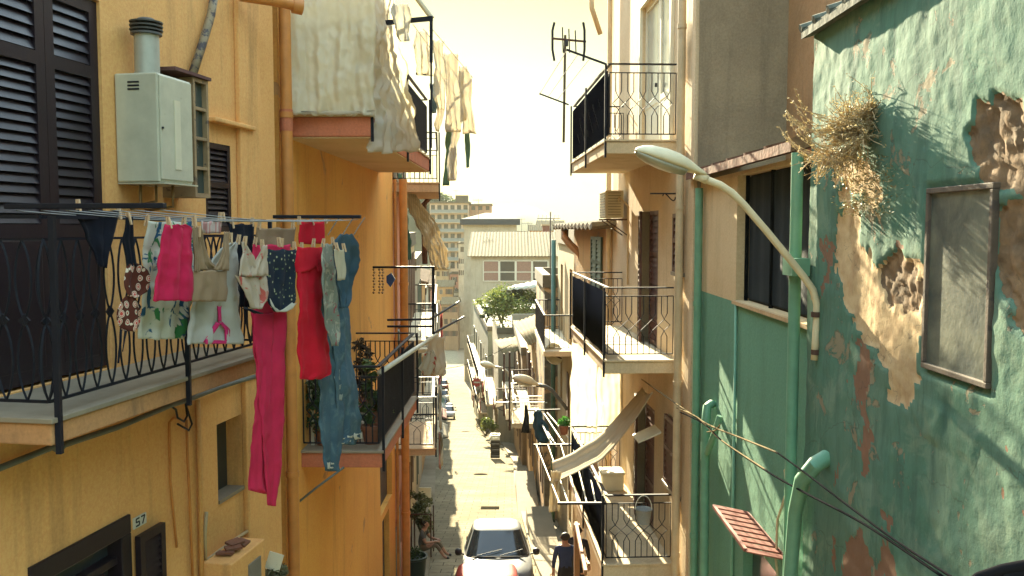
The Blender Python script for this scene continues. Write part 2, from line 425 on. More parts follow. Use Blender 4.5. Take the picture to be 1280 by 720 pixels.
# number plate 57
a, z = LN.hit(166, 662); b, zt = LN.hit(181, 640)
pl = MB().fbox(LN, a, b, .0, .012, z, zt).build('number_plate', PLATE, yh)
mk = MB(); cw = b - a; chh = zt - z
def seg(x0, y0, x1, y1, t=.011):
    mk.bar(LN.w(a + cw * x0, .014, z + chh * y0), LN.w(a + cw * x1, .014, z + chh * y1), t, .003, up=LN.n)
for s_ in ((.16, .85, .42, .85), (.16, .85, .16, .54), (.16, .54, .40, .54), (.40, .54, .42, .2), (.42, .2, .14, .2), (.56, .85, .86, .85), (.86, .85, .66, .15)): seg(*s_)
mk.build('numerals', BLACK, pl)
# pipes and conduits on the wall
def wall_tube(name, pts, r, mat, n=.03, fc=LN, parent=yh, seg=8):
    o = MB(); o.tube([fc.w(*(lambda h: (h[0], n, h[1]))(fc.hit(x, y, n))) for x, y in pts], r, seg); return o.build(name, mat, parent, smooth=True)
wall_tube('conduit', [(221, 684), (213, 600), (212, 528), (216, 523), (224, 523)], .011, ORANGE_PIPE)
wall_tube('conduit', [(241, 725), (238, 640), (235, 580), (233, 525)], .012, ORANGE_PIPE)
wall_tube('drainpipe', [(252, 725), (250, 600), (247, 500)], .022, YEL)
wall_tube('conduit', [(258, 640), (256, 668), (257, 701), (290, 677), (312, 662)], .016, paint('pale_conduit', (.5, .38, .2), .5))
wall_tube('cable_drop', [(214, 508), (220, 512), (222, 522), (230, 527), (234, 520), (232, 505), (240, 530), (236, 538), (222, 530)], .009, BLACK, n=.05)
cb = wall_tube('cable', [(-30, 597), (0, 585), (65, 559), (74, 563), (80, 556), (150, 533), (215, 506), (234, 500), (275, 484), (300, 476), (346, 463)], .022, GREYCAB, n=.05)
dp = wall_tube('flue_pipe', [(268, -8), (264, 18), (253, 55), (240, 95)], .036, paint('peeling_pipe', (.3, .23, .13), .7, .5, wear=(.06, .05, .05), amt=.5), n=.06)
bp = MB(); bp.tube([P(300, -6, 8.1), P(352, 2, 8.3), P(375, 8, 8.4)], .055, 12); bp.tube([P(366, 6.5, 8.37), P(378, 9, 8.41)], .075, 12); bp.build('gutter_pipe', ORANGE_PIPE, yh, smooth=True, angle=50)
# meter box at the foot of the wall
mx0, mz = LN.hit(287, 725, .28); mx1, mzt = LN.hit(330, 672, .28)
mb_ = thing('meter_box', 'yellow rendered meter box low on the yellow wall with tiles lying on top', 'meter box', LN.w((mx0 + mx1) / 2, .15, gz(8)))
MB().fbox(LN, mx0, mx1 - .02, 0.0, .3, gz(8) - .05, mzt).build('housing', YEL, mb_, bevel=.012)
MB().fbox(LN, lerp(mx0, mx1, .45), lerp(mx0, mx1, .8), .3, .312, mzt - .42, mzt - .12).build('hatch', paint('grey_hatch', (.2, .19, .16), .5), mb_)
for i in range(4):
    o = MB(); o.box(LN.w(lerp(mx0, mx1, .3 + .13 * i), .14 + .03 * (i % 2), mzt + .02 + .016 * (i % 3)), .14, .1, .022, Matrix.Rotation(.5 * i, 3, 'Z') @ Matrix.Rotation(.15 * (i - 1), 3, 'X'))
    tag(o.build('roof_tile_shard', paint('terracotta_shard', (.22, .09, .05), .85, .4)), 'broken terracotta tile piece on the meter box', 'tile', 'tile pieces on the meter box')

# balcony with its ironwork
q = P(64, 528, 4.62); bs0 = (q.xy.to_3d() - LN.p).dot(LN.d); bdep = (q.xy.to_3d() - LN.p).dot(LN.n)
bs1 = LN.S(338, bdep); bz = HC - 1.01
nb = balcony(LN, yh, bs0, bs1, bdep, bz, (PINKB if False else plaster('balcony_edge_plaster', (.5, .25, .1), (.36, .2, .1), stain=.8, grime=(.06, .06, .05)), IRON, None, MARBLE), thick=.15, h=1.07, side='oval', front='oval', far=True, sp=.135, r=.0075)
# laundry rack: two arms reaching out over the street, lines strung between them
A0, A1 = P(8, 258, 4.72), P(206, 257, 4.66); B0, B1 = P(342, 271, 7.05), P(451, 271, 7.0)
rk = thing('laundry_rack', 'black iron laundry rack with cords reaching out from the yellow balcony', 'laundry rack', (A0 + A1) / 2)
for a, b in ((A0, A1), (B0, B1)): MB().bar(a, b, .05, .028).build('arm', IRON, rk, bevel=.004)
FR = [.06, .22, .38, .52, .66, .80, .97]
LINES = {}
for f in FR:
    a, b = A0.lerp(A1, f), B0.lerp(B1, f)
    o = MB(); o.tube([a.lerp(b, t) - Vector((0, 0, .022 + .035 * math.sin(math.pi * t))) for t in [i / 12 for i in range(13)]], .0028, 5); o.build('line', CORD, rk)
hk = MB()
for px in (414, 432, 446): hk.tube([P(px + 10, 272, 7.0), P(px + 2, 284, 6.95), P(px - 4, 294, 6.9)], .004, 5)
hk.build('hook', GREYCAB, rk)

# ------------------------------------------------------------------ boiler and wall cabinet
n0 = .34; c0, zt = LN.hit(196, 90, n0); c1, _ = LN.hit(238, 95, n0); zb = LN.hit(196, 227, n0)[1]
bo = thing('boiler_cabinet', 'ivory metal boiler cabinet with a ribbed flue on the yellow wall', 'boiler', LN.w((c0 + c1) / 2, .17, zb))
MB().fbox(LN, c0, c1, .005, n0, zb, zt).build('casing', ENAMEL, bo, bevel=.012)
dd = MB(); dd.fbox(LN, c0 + .012, c1 - .012, n0, n0 + .012, zb + .02, zt - .015); dd.build('door', ENAMEL, bo, bevel=.006)
MB().fbox(LN, lerp(c0, c1, .42), lerp(c0, c1, .6), n0 + .012, n0 + .017, zb + .1, zt - .17).build('strip', STRIPP, bo)
MB().fbox(LN, c0 + .01, c1 + .02, .005, n0 + .03, zb - .012, zb - .002).build('base_lip', ENAMEL, bo)
vt = MB()
for k in range(3):
    z = zt - .07 - .025 * k; vt.fbox(LN, c0 - .004, c0 + .002, .11, .2, z, z + .012)
vt.build('vent', BLACK, bo); MB().lathe(LN.w(c0 + .03, n0 + .018, (zb + zt) / 2), [(0, -.008), (.009, -.006), (.009, .006), (0, .008)], 8).build('latch', BLACK, bo)
fc_ = LN.w(lerp(c0, c1, .38), .16, zt)
rr = 15 * 6.4 / 1100
fl = MB(); fl.lathe(fc_, [(rr, -.01), (rr, .3)], 20); fl.lathe(fc_, [(rr * 1.06, .0), (rr * 1.06, .025)], 20); fl = fl.build('flue', ALUM, bo, smooth=True, angle=40)
cp = MB(); cp.lathe(fc_, [(rr * .9, .30), (rr * 1.25, .30), (rr * 1.25, .315), (rr * .9, .316)], 20)
for k in range(3): cp.lathe(fc_, [(rr * .85, .325 + k * .028), (rr * 1.32, .328 + k * .028), (rr * 1.34, .338 + k * .028), (rr * .85, .344 + k * .028)], 20)
cp.lathe(fc_, [(rr * .85, .3), (rr * .85, .405), (rr * .6, .42), (0, .425)], 20); cp.build('cap', paint('flue_cap_grey', (.09, .09, .085), .5), fl, smooth=True, angle=30)
pp = MB()
for k, (nn, l) in enumerate(((.1, .16), (.17, .13), (.25, .17))): pp.tube([LN.w(lerp(c0, c1, .3 + .2 * k), nn, zb), LN.w(lerp(c0, c1, .3 + .2 * k), nn, zb - l), LN.w(lerp(c0, c1, .3 + .2 * k), .02, zb - l - .03)], .011, 7)
pp.build('pipes', BRASSY, bo, smooth=True)
g0, gz1 = LN.hit(238, 96, .26); g1, _ = LN.hit(257, 103, .26); gzb = LN.hit(248, 247, .26)[1]
gc = thing('glazed_box', 'narrow wooden wall box with four dark panes beside the boiler', 'wall box', LN.w((g0 + g1) / 2, .13, gzb))
fr = MB(); fr.fbox(LN, g0, g0 + .03, .0, .28, gzb, gz1); fr.fbox(LN, g1 - .03, g1, .0, .28, gzb, gz1); fr.fbox(LN, g0 + .03, g1 - .03, .0, .28, gzb, gzb + .035); fr.fbox(LN, g0 + .03, g1 - .03, .0, .28, gz1 - .03, gz1)
for k in (1, 2, 3): z = lerp(gzb, gz1, k / 4); fr.fbox(LN, g0 + .03, g1 - .03, .24, .275, z - .012, z + .012)
fr.build('frame', paint('weathered_cream_wood', (.36, .24, .12), .75, .4, wear=(.12, .08, .05), amt=.58), gc)
MB().fbox(LN, g0 + .03, g1 - .03, .22, .24, gzb + .03, gz1 - .03).build('panes', paint('green_glass', (.05, .07, .06), .25), gc)
tr = MB(); tr.fbox(LN, c1 - .14, g1 + .02, .0, .30, gz1 + .005, gz1 + .03); tr.build('top_board', paint('brown_board', (.12, .05, .04), .8), gc)

# ------------------------------------------------------------------ orange house
OB = Fac((-2.44, 9.3), .014, False)
oh = thing('orange_house', 'deep orange house with two balconies beyond the yellow house', 'house', OB.w(4, -3, gz(13)))
OE = OB.S(491)
ow1 = (OB.S(472), OB.S(487), OB.hit(479, 640)[1], OB.hit(479, 556)[1], .15)
ow2 = (OB.S(474), OB.S(483), gz(15), OB.hit(478, 652)[1], .15)
m = MB(); wall_mb(m, OB, 0, OE, gz(17.3) - .3, HC + 5.2, [ow1, ow2]); shell_mb(m, OB, 0, OE, gz(17.3) - .3, HC + 5.2, 6); m.build('wall', ORA, oh)
MB().fbox(OB, ow1[0], ow1[1], -.15, -.1, ow1[2], ow1[3]).build('window', paint('grey_shutter_board', (.07, .06, .05), .6), oh)
MB().fbox(OB, ow2[0], ow2[1], -.15, -.1, ow2[2], ow2[3]).build('door', paint('grey_door_board', (.11, .08, .06), .6), oh)
o = MB(); drain(o, OB, -.03, .09, gz(9), HC + 5.1, .062); o.build('drainpipe', ORANGE_PIPE, oh, smooth=True, angle=40)
o = MB(); z0_, z1_ = OB.hit(345, 163)[1], OB.hit(345, 136)[1]; o.tube([OB.w(-.03, .09, z0_), OB.w(-.03, .09, z1_)], .0645, 14); o.fbox(OB, .03, .33, .0, .004, z0_, z1_); o.build('painted_band', PINKB, oh)
for px, r, n in ((357, .012, .02), (364, .008, .02)):
    s = OB.S(px, n); MB().tube([OB.w(s, n, gz(9)), OB.w(s, n, HC + 5)], r, 6).build('cable', ORANGE_PIPE if px == 357 else GREYCAB, oh)
for px, r in ((493, .03), (503, .08)):
    s = OE + .06; o = MB(); drain(o, OB, s, .04 if px == 493 else .2, gz(17.3) - .2, HC + .95, r, 2.3); o.build('drainpipe', ORANGE_PIPE, oh, smooth=True, angle=40)
ub = balcony(OB, oh, OB.sY(9.64), OB.sY(15.6), .9, HC + 1.23, (PINKB, IRON, None, SOFFIT), thick=.24, h=1.0, side='plain', front='plain', sp=.1)
MB().fbox(OB, OB.sY(9.66), OB.sY(15.58), .0, .89, HC + .975, HC + .989).build('soffit', SOFFIT, ub)
# laundry frame standing out from the upper balcony
uf = thing('clothes_airer', 'black drying frame over the upper orange balcony hung with pale laundry', 'clothes airer', P(500, 150, 10.3))
o = MB(); o.bar(P(466, 30, 10.1), P(541, 23, 10.1), .04, .05); o.bar(P(539, 23, 10.1), P(539, 78, 10.1), .035); o.bar(P(539, 75, 10.1), P(539, 185, 10.1), .02); o.build('arm', IRON, uf)
o = MB(); o.bar(P(590, 97, 13.2), P(520, 92, 13.2), .035); o.build('arm', IRON, uf)
for x0, y0, x1, y1 in ((540, 36, 591, 97), (529, 36, 577, 97), (516, 30, 563, 95)): MB().tube([P(x0, y0, 10.1), P(x1, y1, 13.2)], .004, 5).build('line', CORD, uf)
MB().tube([P(520, -4, 10.2), P(540, 23, 10.15)], .03, 8).build('pole', paint('pale_pole', (.5, .42, .25), .5), uf)

lb = balcony(OB, oh, OB.sY(10.0), OB.sY(13.3), .93, HC - 2.56, (PINKB, IRON, None, MARBLE), thick=.2, h=.97, side='lattice', front='plain', sp=.075, r=.009)
o = MB(); o.tube([P(361, 636, 10.0), P(374, 627, 9.9), P(395, 610, 9.9), P(430, 584, 9.9)], .014, 8); o.build('bracket_rod', GREYCAB, oh, smooth=True)

# plants and things on the lower orange balcony
LEAFD = leaf('potted_leaf', (.035, .075, .022), (.09, .12, .035)); STEM = paint('stem_brown', (.09, .07, .035), .9)
TERRA = paint('terracotta_pot', (.26, .1, .05), .85, .3); PINKF = paint('pink_petal', (.6, .05, .2), .6, .2)
def leaf_clump(mb, c, rad, k, size, flat=1.0, r=rnd, shape=None):
    c = Vector(c)
    for _ in range(k):
        d = Vector((r.gauss(0, 1), r.gauss(0, 1), r.gauss(0, 1))).normalized() * (rad * (r.random() ** .5)); d.z *= flat
        p = c + d; a = Vector((r.gauss(0, 1), r.gauss(0, 1), r.gauss(0, .6))).normalized(); b = a.cross(Vector((r.gauss(0, 1), r.gauss(0, 1), r.gauss(0, 1)))).normalized()
        s = size * (.6 + .8 * r.random()); a *= s; b *= s * .42
        mb.add([p - a, p - b * .9 + a * .1, p + a, p + b * .9 + a * .1], [(0, 1, 2, 3)])
def potted(label, base, h, rad, k, size, flowers=0, tall=False, pot=.12, group=None, name='potted_plant', lm=None):
    base = Vector(base); t = thing(name, label, 'plant', base, group)
    MB().lathe(base, [(pot * .7, 0), (pot * .95, pot * 1.5), (pot * 1.08, pot * 1.5), (pot * 1.08, pot * 1.85), (pot * .9, pot * 1.85), (pot * .88, pot * 1.6), (0, pot * 1.6)], 14).build('pot', TERRA, t, smooth=True, angle=40)
    s = MB(); f = MB(); top = base + Vector((0, 0, h))
    for i in range(5):
        e = base + Vector((rnd.uniform(-rad, rad) * .8, rnd.uniform(-rad, rad) * .8, h * rnd.uniform(.6, 1)))
        s.tube([base + Vector((0, 0, pot * 1.5)), base.lerp(e, .5) + Vector((rnd.uniform(-.03, .03), rnd.uniform(-.03, .03), pot)), e], [.01, .008, .004], 5)
    s.build('stems', STEM, t)
    n = 6
    for i in range(n):
        u = (i + .5) / n; c = base + Vector((rnd.uniform(-rad, rad) * .6, rnd.uniform(-rad, rad) * .6, lerp(pot * 2, h * .95, u)))
        leaf_clump(f, c, (rad if not tall else rad) * rnd.uniform(.5, .9), k // n, size)
    f.build('foliage', lm or LEAFD, t)
    if flowers:
        fl = MB()
        for _ in range(flowers):
            c = base + Vector((rnd.uniform(-rad, rad), rnd.uniform(-rad, rad), h * rnd.uniform(.6, 1)))
            leaf_clump(fl, c, .02, 6, .02)
        fl.build('flowers', PINKF, t)
    return t
fz = HC - 2.56
potted('tall narrow columnar potted plant in the corner of the lower orange balcony', OB.w(OB.sY(10.35), .75, fz), 1.05, .09, 420, .045, tall=True)
potted('leafy potted plant behind the hanging red dress on the orange balcony', OB.w(OB.sY(10.3), .2, fz), .85, .2, 380, .055)
potted('bushy pot with pink flowers at the railing of the orange balcony', OB.w(OB.sY(10.4), .5, fz), .5, .22, 420, .04, flowers=9)
potted('low potted plant near the front bars of the orange balcony', OB.w(OB.sY(11.2), .7, fz), .45, .16, 260, .04)
# white plastic chair
wc = thing('plastic_chair', 'white plastic chair tucked at the wall end of the orange balcony', 'chair', OB.w(OB.sY(10.45), .22, fz))
WPL = paint('white_plastic', (.7, .66, .5), .4, .1); s0_ = OB.sY(10.45)
MB().fbox(OB, s0_ - .2, s0_ + .2, .05, .42, fz + .42, fz + .45).build('seat', WPL, wc, bevel=.01)
MB().grid([[OB.w(s0_ - .2 + .4 * i / 8, .06 - .06 * u + .03 * math.cos(math.pi * i / 8 - 1.57), fz + .45 + .45 * u) for i in range(9)] for u in (0, .3, .6, .9, 1)]).build('backrest', WPL, wc, smooth=True, solid=.02)
for a in (-.18, .18):
    for b in (.07, .4): MB().bar(OB.w(s0_ + a, b, fz), OB.w(s0_ + a, b, fz + .42), .035).build('leg', WPL, wc)

potted('scruffy grey green potted plant at the wall foot below the meter box', P(338, 760, 8.2), .42, .16, 300, .05, pot=.1, lm=leaf('dusty_leaf', (.10, .11, .06), (.17, .16, .09), .2))
cdm = MB(); cdm.box(P(343, 702, 8.1), .14, .01, .17, Matrix.Rotation(.3, 3, 'Y')); tag(cdm.build('white_card', WPL), 'white card leaning among the scruffy leaves by the orange pipe', 'card')
# ------------------------------------------------------------------ hanging cloth
def onplane(px, py, a, b):
    r = ray(px, py); d = (b - a).xy; nx, ny = -d.y, d.x
    t = (a.x * nx + a.y * ny) / (r.x * nx + r.y * ny)
    return Vector((r.x * t, r.y * t, HC + r.z * t))
def plane_of(f): return A0.lerp(A1, f), B0.lerp(B1, f)
def cloth_mb(strips, pl, amp=.018, folds=2.5, cols=16, step=3.0, seed=0, droop=0, mb=None, off=0, jit=1.3):
    mb = mb or MB(); a, b = pl; d = (b - a); d.z = 0; d.normalize(); nrm = Vector((d.y, -d.x, 0))
    for si, rows in enumerate(strips):
        y0, y1 = rows[0][0], rows[-1][0]; k = max(4, int((y1 - y0) / step)); ph = seed * 1.7 + si * 2.1
        L = [(r[0], r[1]) for r in rows]; Rr = [(r[0], r[2]) for r in rows]; g = []
        for i in range(k + 1):
            v = i / k; y = lerp(y0, y1, v); xl, xr = interp(y, L), interp(y, Rr); row = []
            w_ = min(jit, (xr - xl) * .12); xl += w_ * noise.noise(Vector((y * .045, seed + si * 3.1, 1))) * 1.6; xr += w_ * noise.noise(Vector((y * .04, seed + si * 2.3, 7))) * 1.6
            for j in range(cols + 1):
                u = j / cols; x = lerp(xl, xr, u)
                p = onplane(x, y + droop * math.sin(math.pi * u) * (1 - v) + v ** 4 * jit * 1.8 * noise.noise(Vector((x * .11, seed, 4))) + (1 - v) ** 6 * jit * 1.4 * abs(math.sin(math.pi * u * 2)), a, b)
                q = p * 3.1 + Vector((seed * 3.3, si * 5.7, 0))
                dis = amp * (.35 + .65 * min(1, v * 2)) * (.55 * math.sin(2 * math.pi * folds * u + ph + 1.2 * v + 1.5 * noise.noise(q * .8)) + .3 * math.sin(2 * math.pi * folds * 2.3 * u - ph + 2 * noise.noise(q))) + amp * 1.3 * noise.noise(q) + amp * .7 * noise.noise(q * 3.1) + amp * .35 * noise.noise(q * 8)
                row.append(p + nrm * (dis + off))
            g.append(row)
        mb.grid(g)
    return mb
def cloth_thing(name, label, cat, mat, strips, pl, group='washing on the yellow balcony rack', trims=(), thick=.005, **kw):
    o = cloth_mb(strips, pl, **kw).build(name, mat, smooth=True, solid=thick); tag(o, label, cat, group)
    for nm, mt, st in trims:
        k2 = dict(kw); k2['off'] = .009; k2['step'] = 1.5; k2['cols'] = 5; k2['amp'] = kw.get('amp', .018) * .3
        cloth_mb(st, pl, **k2).build(nm, mt, o, smooth=True, solid=.004)
    return o
RED = cloth('crimson_jersey', (.68, .016, .034), (.55, .010, .026), .25)
PINK = cloth('magenta_cotton', (.66, .032, .088), (.54, .022, .07), .25)
PINKT = cloth('terry_pink', (.58, .022, .075), (.42, .014, .055), .12)
NAVY = cloth('navy_lycra', (.005, .006, .011), (.009, .011, .018), .03, rough=.7)
DENIM = cloth('faded_denim', (.045, .085, .115), (.075, .13, .15), .05, maker=blotch(9, (.12, .18, .185), .52, .72))
DENIMD = cloth('denim_shirt', (.030, .06, .08), (.06, .10, .115), .05)
TAN = cloth('tan_knit', (.33, .22, .125), (.26, .17, .1), .2)
GREYW = cloth('greyed_white_jersey', (.50, .47, .39), (.42, .39, .33), .3)
POLKA = cloth('ringed_print', (.09, .025, .015), (.11, .03, .02), .08, maker=spots(21, [(0, .22, (.55, .07, .05)), (.22, .30, (.65, .55, .42)), (.30, .37, (.45, .06, .04)), (.37, .46, (.6, .5, .36))], .45))
TROPIC = cloth('tropical_print', (.62, .60, .47), (.55, .53, .42), .3, maker=blotch(7, (.03, .10, .18), .54, .57, (.05, .22, .07), .66))
BLOUSE = cloth('rose_print', (.58, .46, .33), (.5, .4, .3), .3, maker=blotch(9, (.55, .12, .09), .56, .62))
FLORN = cloth('navy_flower_print', (.012, .018, .03), (.02, .028, .04), .08, maker=spots(26, [(0, .17, (.45, .42, .26)), (.17, .26, (.10, .14, .07))], 1.0))
WHITET = cloth('white_trim', (.62, .58, .46), None, .2)
PTRIM = cloth('pink_trim', (.55, .03, .13), None, .1)
CHECK = cloth('pink_check', (.6, .3, .26), None, .3, maker=stripes(22, (.62, .5, .42)))
CAMO = cloth('grey_green_print', (.20, .22, .17), (.28, .29, .22), .2, maker=blotch(10, (.42, .40, .30), .52, .6, (.35, .06, .07), .72))
PALE = cloth('pale_cotton', (.62, .55, .38), (.55, .48, .32), .35)

cloth_thing('bikini_briefs', 'black bikini briefs nearest the end of the rack, clear of everything else', 'bikini', NAVY, [[(262, 96, 153), (272, 97, 149), (285, 104, 146), (300, 110, 142), (318, 118, 136), (334, 122, 132)]], plane_of(.22), amp=.012)
o = cloth_thing('bikini', 'bikini top with red ringed spots on brown hanging by black straps', 'bikini', POLKA, [
    [(329, 163, 172), (336, 158, 182), (348, 156, 185), (360, 156, 184), (367, 158, 180), (371, 161, 168)],
    [(369, 160, 167), (377, 152, 172), (388, 148, 175), (400, 147, 176), (410, 151, 173), (414, 158, 168)]], plane_of(.66), amp=.014, folds=1)
cloth_mb([[(270, 157, 166), (300, 154, 168), (332, 160, 172)]], plane_of(.66), amp=.006).build('strap', NAVY, o, smooth=True, solid=.003)
cloth_mb([[(412, 155, 158), (440, 152, 154)], [(412, 150, 153), (455, 147, 149)]], plane_of(.66), amp=.006, cols=3).build('tie', NAVY, o, smooth=True, solid=.003)
cloth_thing('pareo', 'white beach cloth printed with blue and green palms behind the pink towel', 'beach cloth', TROPIC, [[(276, 182, 243), (300, 180, 242), (340, 178, 240), (380, 177, 238), (424, 174, 228)]], plane_of(.52), amp=.02, folds=3)
o = cloth_thing('hand_towel', 'bright pink terry towel folded over the cord above the palm print cloth', 'towel', PINKT, [[(280, 204, 231), (284, 202, 240), (320, 197, 241), (350, 194, 241), (376, 191, 240)]], plane_of(.80), amp=.02, folds=2.3)
cloth_thing('check_cloth', 'pale pink checked cloth just showing behind the tan camisole', 'cloth', CHECK, [[(276, 250, 278), (292, 250, 278)]], plane_of(.38), amp=.01)
cloth_thing('tunic', 'off white flared tunic with a pink trimmed hem loop below the tan camisole', 'top', GREYW, [[(302, 290, 300), (310, 276, 299), (330, 262, 300), (360, 246, 302), (400, 238, 304), (430, 231, 306)]], plane_of(.66), amp=.024, folds=2.6,
            trims=[('trim', PTRIM, [[(382, 270, 276), (402, 271, 276)], [(402, 268, 275), (410, 263, 270), (428, 253, 258)], [(402, 272, 277), (412, 281, 286), (428, 280, 286)], [(424, 254, 284), (430, 253, 284)]])])
cloth_thing('camisole', 'tan knitted camisole with a scooped neck and thin straps', 'camisole', TAN, [
    [(283, 246, 252), (310, 248, 260), (330, 246, 268), (338, 244, 284)], [(289, 280, 287), (312, 277, 285), (332, 270, 285), (338, 266, 284)], [(337, 243, 284), (355, 242, 283), (377, 240, 282)], [(283, 240, 246), (310, 242, 248), (340, 243, 250)]], plane_of(.80), amp=.012)
cloth_thing('black_vest', 'plain black vest hung between the checked cloth and the tan shorts', 'vest', NAVY, [[(279, 286, 317), (300, 287, 318), (330, 290, 318), (384, 296, 316)]], plane_of(.38), amp=.016)
cloth_thing('floral_blouse', 'cream sleeveless blouse printed with pink roses and dark hem', 'blouse', BLOUSE, [
    [(302, 303, 307), (315, 303, 314), (330, 298, 322), (345, 296, 332)], [(306, 326, 331), (318, 322, 333), (332, 316, 335), (345, 312, 335)], [(344, 295, 335), (360, 304, 335), (376, 311, 334), (386, 315, 328)]], plane_of(.80), amp=.018,
    trims=[('hem', NAVY, [[(384, 300, 306), (392, 318, 330)]])])
cloth_thing('tan_shorts', 'small tan cloth pegged high between the black vest and red top', 'shorts', TAN, [[(284, 322, 369), (296, 323, 369), (309, 324, 368)]], plane_of(.38), amp=.014)
cloth_thing('pink_trousers', 'long magenta pink trousers hanging lowest of all the washing', 'trousers', PINK, [
    [(305, 316, 362), (330, 314, 362), (390, 315, 357), (430, 318, 356), (480, 320, 354), (540, 325, 353), (590, 330, 351), (632, 334, 344)],
    [(390, 314, 340), (450, 318, 340), (480, 320, 338), (540, 316, 334), (580, 314, 336), (612, 313, 337), (618, 332, 338)]], plane_of(.52), amp=.014, folds=1.2)
cloth_thing('floral_shorts', 'navy shorts with small cream flowers and white piped hem', 'shorts', FLORN, [[(311, 336, 369), (330, 334, 369), (350, 333, 370), (372, 331, 371), (380, 334, 369), (389, 342, 358)]], plane_of(.66), amp=.016,
            trims=[('piping', WHITET, [[(373, 331, 336), (384, 337, 343), (390, 345, 352)], [(378, 364, 370), (386, 354, 364), (390, 347, 356)]])])
cloth_thing('jersey', 'crimson jersey pegged on the inner cord above the red dress', 'top', RED, [[(276, 374, 406), (285, 373, 407), (305, 373, 407)]], plane_of(.38), amp=.012)
cloth_thing('red_dress', 'bright red dress with a flounced neckline beside floral shorts', 'dress', RED, [
    [(309, 371, 406), (322, 369, 409), (336, 370, 406), (370, 372, 404), (420, 372, 410), (467, 373, 415), (474, 374, 400)]], plane_of(.66), amp=.02, folds=1.7,
    trims=[('flounce', RED, [[(308, 370, 403), (318, 368, 406), (330, 367, 407), (340, 368, 380)], [(322, 392, 407), (340, 396, 405)]])])
cloth_thing('print_scarf', 'grey green printed scarf hanging narrow beside the red dress', 'scarf', CAMO, [[(304, 404, 416), (330, 402, 418), (360, 401, 421), (400, 405, 424), (432, 412, 423)]], plane_of(.80), amp=.016, folds=2)
cloth_thing('pale_cloth', 'small pale cream cloth pegged over the denim shirt', 'cloth', PALE, [[(311, 417, 430), (330, 419, 432), (350, 421, 431)]], plane_of(.97), amp=.008)
cloth_thing('denim_shirt', 'crumpled blue denim shirt at the far end of the rack', 'shirt', DENIMD, [[(292, 424, 438), (303, 418, 443), (325, 419, 446), (345, 421, 442), (362, 422, 441), (385, 424, 434)]], plane_of(.80), amp=.03, folds=2.2)
cloth_thing('jeans', 'long faded blue jeans with pale embroidered cuffs below the denim shirt', 'jeans', DENIM, [
    [(330, 402, 426), (400, 396, 430), (460, 393, 430), (500, 396, 430), (545, 400, 428), (589, 404, 421)],
    [(340, 412, 432), (400, 414, 437), (450, 416, 443), (500, 418, 448), (545, 420, 453), (556, 421, 446)]], plane_of(.52), amp=.02, folds=1.4,
    trims=[('cuff_embroidery', WHITET, [[(541, 442, 450), (545, 440, 443), (549, 442, 451)], [(541, 449, 451), (549, 450, 452)], [(544, 434, 440), (547, 433, 439)], [(550, 433, 438), (552, 432, 437)], [(547, 425, 431), (549, 424, 430)], [(553, 424, 430), (555, 423, 429)]]),
      ('cuff_embroidery', WHITET, [[(577, 406, 411), (586, 407, 410)], [(578, 413, 419), (580, 413, 419)], [(583, 412, 418), (585, 412, 418)]]),
           ('leg_embroidery', cloth('faded_thread', (.3, .34, .3), None, .1), [[(448, 418, 421), (470, 421, 424)], [(470, 416, 422), (474, 417, 423)], [(480, 420, 425), (486, 419, 424)], [(492, 422, 427), (500, 422, 426)]])])
# pegs
def peg(px, py, f):
    a, b = plane_of(f); c = onplane(px, py, a, b); m = MB(); t = Vector((rnd.uniform(-.2, .2), 0, 1)).normalized(); e = (b - a).normalized(); k = Vector((e.y, -e.x, 0))
    for sg in (-1, 1): m.bar(c - t * .03 + k * sg * .011, c + t * .036 + k * sg * .007, .011, .009, up=k)
    m.bar(c + k * -.011, c + k * .011, .006)
    tag(m.build('clothes_peg', PEGW), 'pale wooden clothes peg gripping washing on the balcony rack', 'clothes peg', 'clothes pegs on the balcony rack')
for px, py, f in [(98, 257, .22), (149, 268, .22), (161, 274, .66), (184, 276, .52), (242, 277, .52), (211, 279, .80), (230, 276, .66), (243, 276, .80), (248, 290, .80), (275, 272, .38), (279, 272, .38), (288, 298, .80), (290, 280, .38),
                  (298, 300, .66), (306, 302, .80), (315, 278, .38), (319, 303, .52), (328, 306, .80), (324, 282, .38), (349, 303, .66), (352, 304, .66), (366, 282, .38), (368, 308, .66), (374, 276, .38), (390, 277, .38), (392, 304, .66), (377, 309, .66), (404, 304, .80), (407, 275, .38), (416, 302, .80), (421, 309, .97), (430, 310, .97)]:
    peg(px, py, f)

# ------------------------------------------------------------------ washing of the upper orange balcony
SHEET = cloth('backlit_sheet', (.84, .80, .64), (.78, .74, .60), .6, soft=True)
SHEETW = cloth('cream_sheet', (.78, .75, .64), (.76, .72, .62), .65, soft=True)
LINEN = cloth('sunlit_linen', (.78, .73, .60), (.76, .70, .58), .66, soft=True)
GREENT = cloth('pale_green_towel', (.16, .25, .16), (.12, .2, .13), .35)
GRP = 'washing on the upper orange balcony'
def yplane(p, Y0, p1, Y1): return P(p, 285, Y0), P(p1, 285, Y1)
pa = yplane(358, 9.5, 468, 9.58)
cloth_thing('bed_sheet', 'large creased grey sheet covering the end of the upper orange balcony', 'bed sheet', SHEET, [[(-25, 356, 470), (60, 358, 469), (110, 360, 468), (136, 361, 467), (144, 362, 467)]], pa, GRP, amp=.042, folds=3.6, cols=90, thick=.003, seed=3, jit=2.5,
            trims=[('hem', LINEN, [[(137, 361, 467), (143, 361, 467)]])])
cloth_thing('bed_sheet', 'long cream sheet at the outer corner of the upper orange balcony', 'bed sheet', SHEETW, [[(-25, 462, 488), (30, 463, 496), (80, 465, 503), (130, 465, 514), (180, 464, 524), (190, 463, 526)]], (P(462, 285, 9.62), P(528, 285, 11.2)), GRP, amp=.05, folds=4, cols=48, seed=5, thick=.003, jit=2.5)
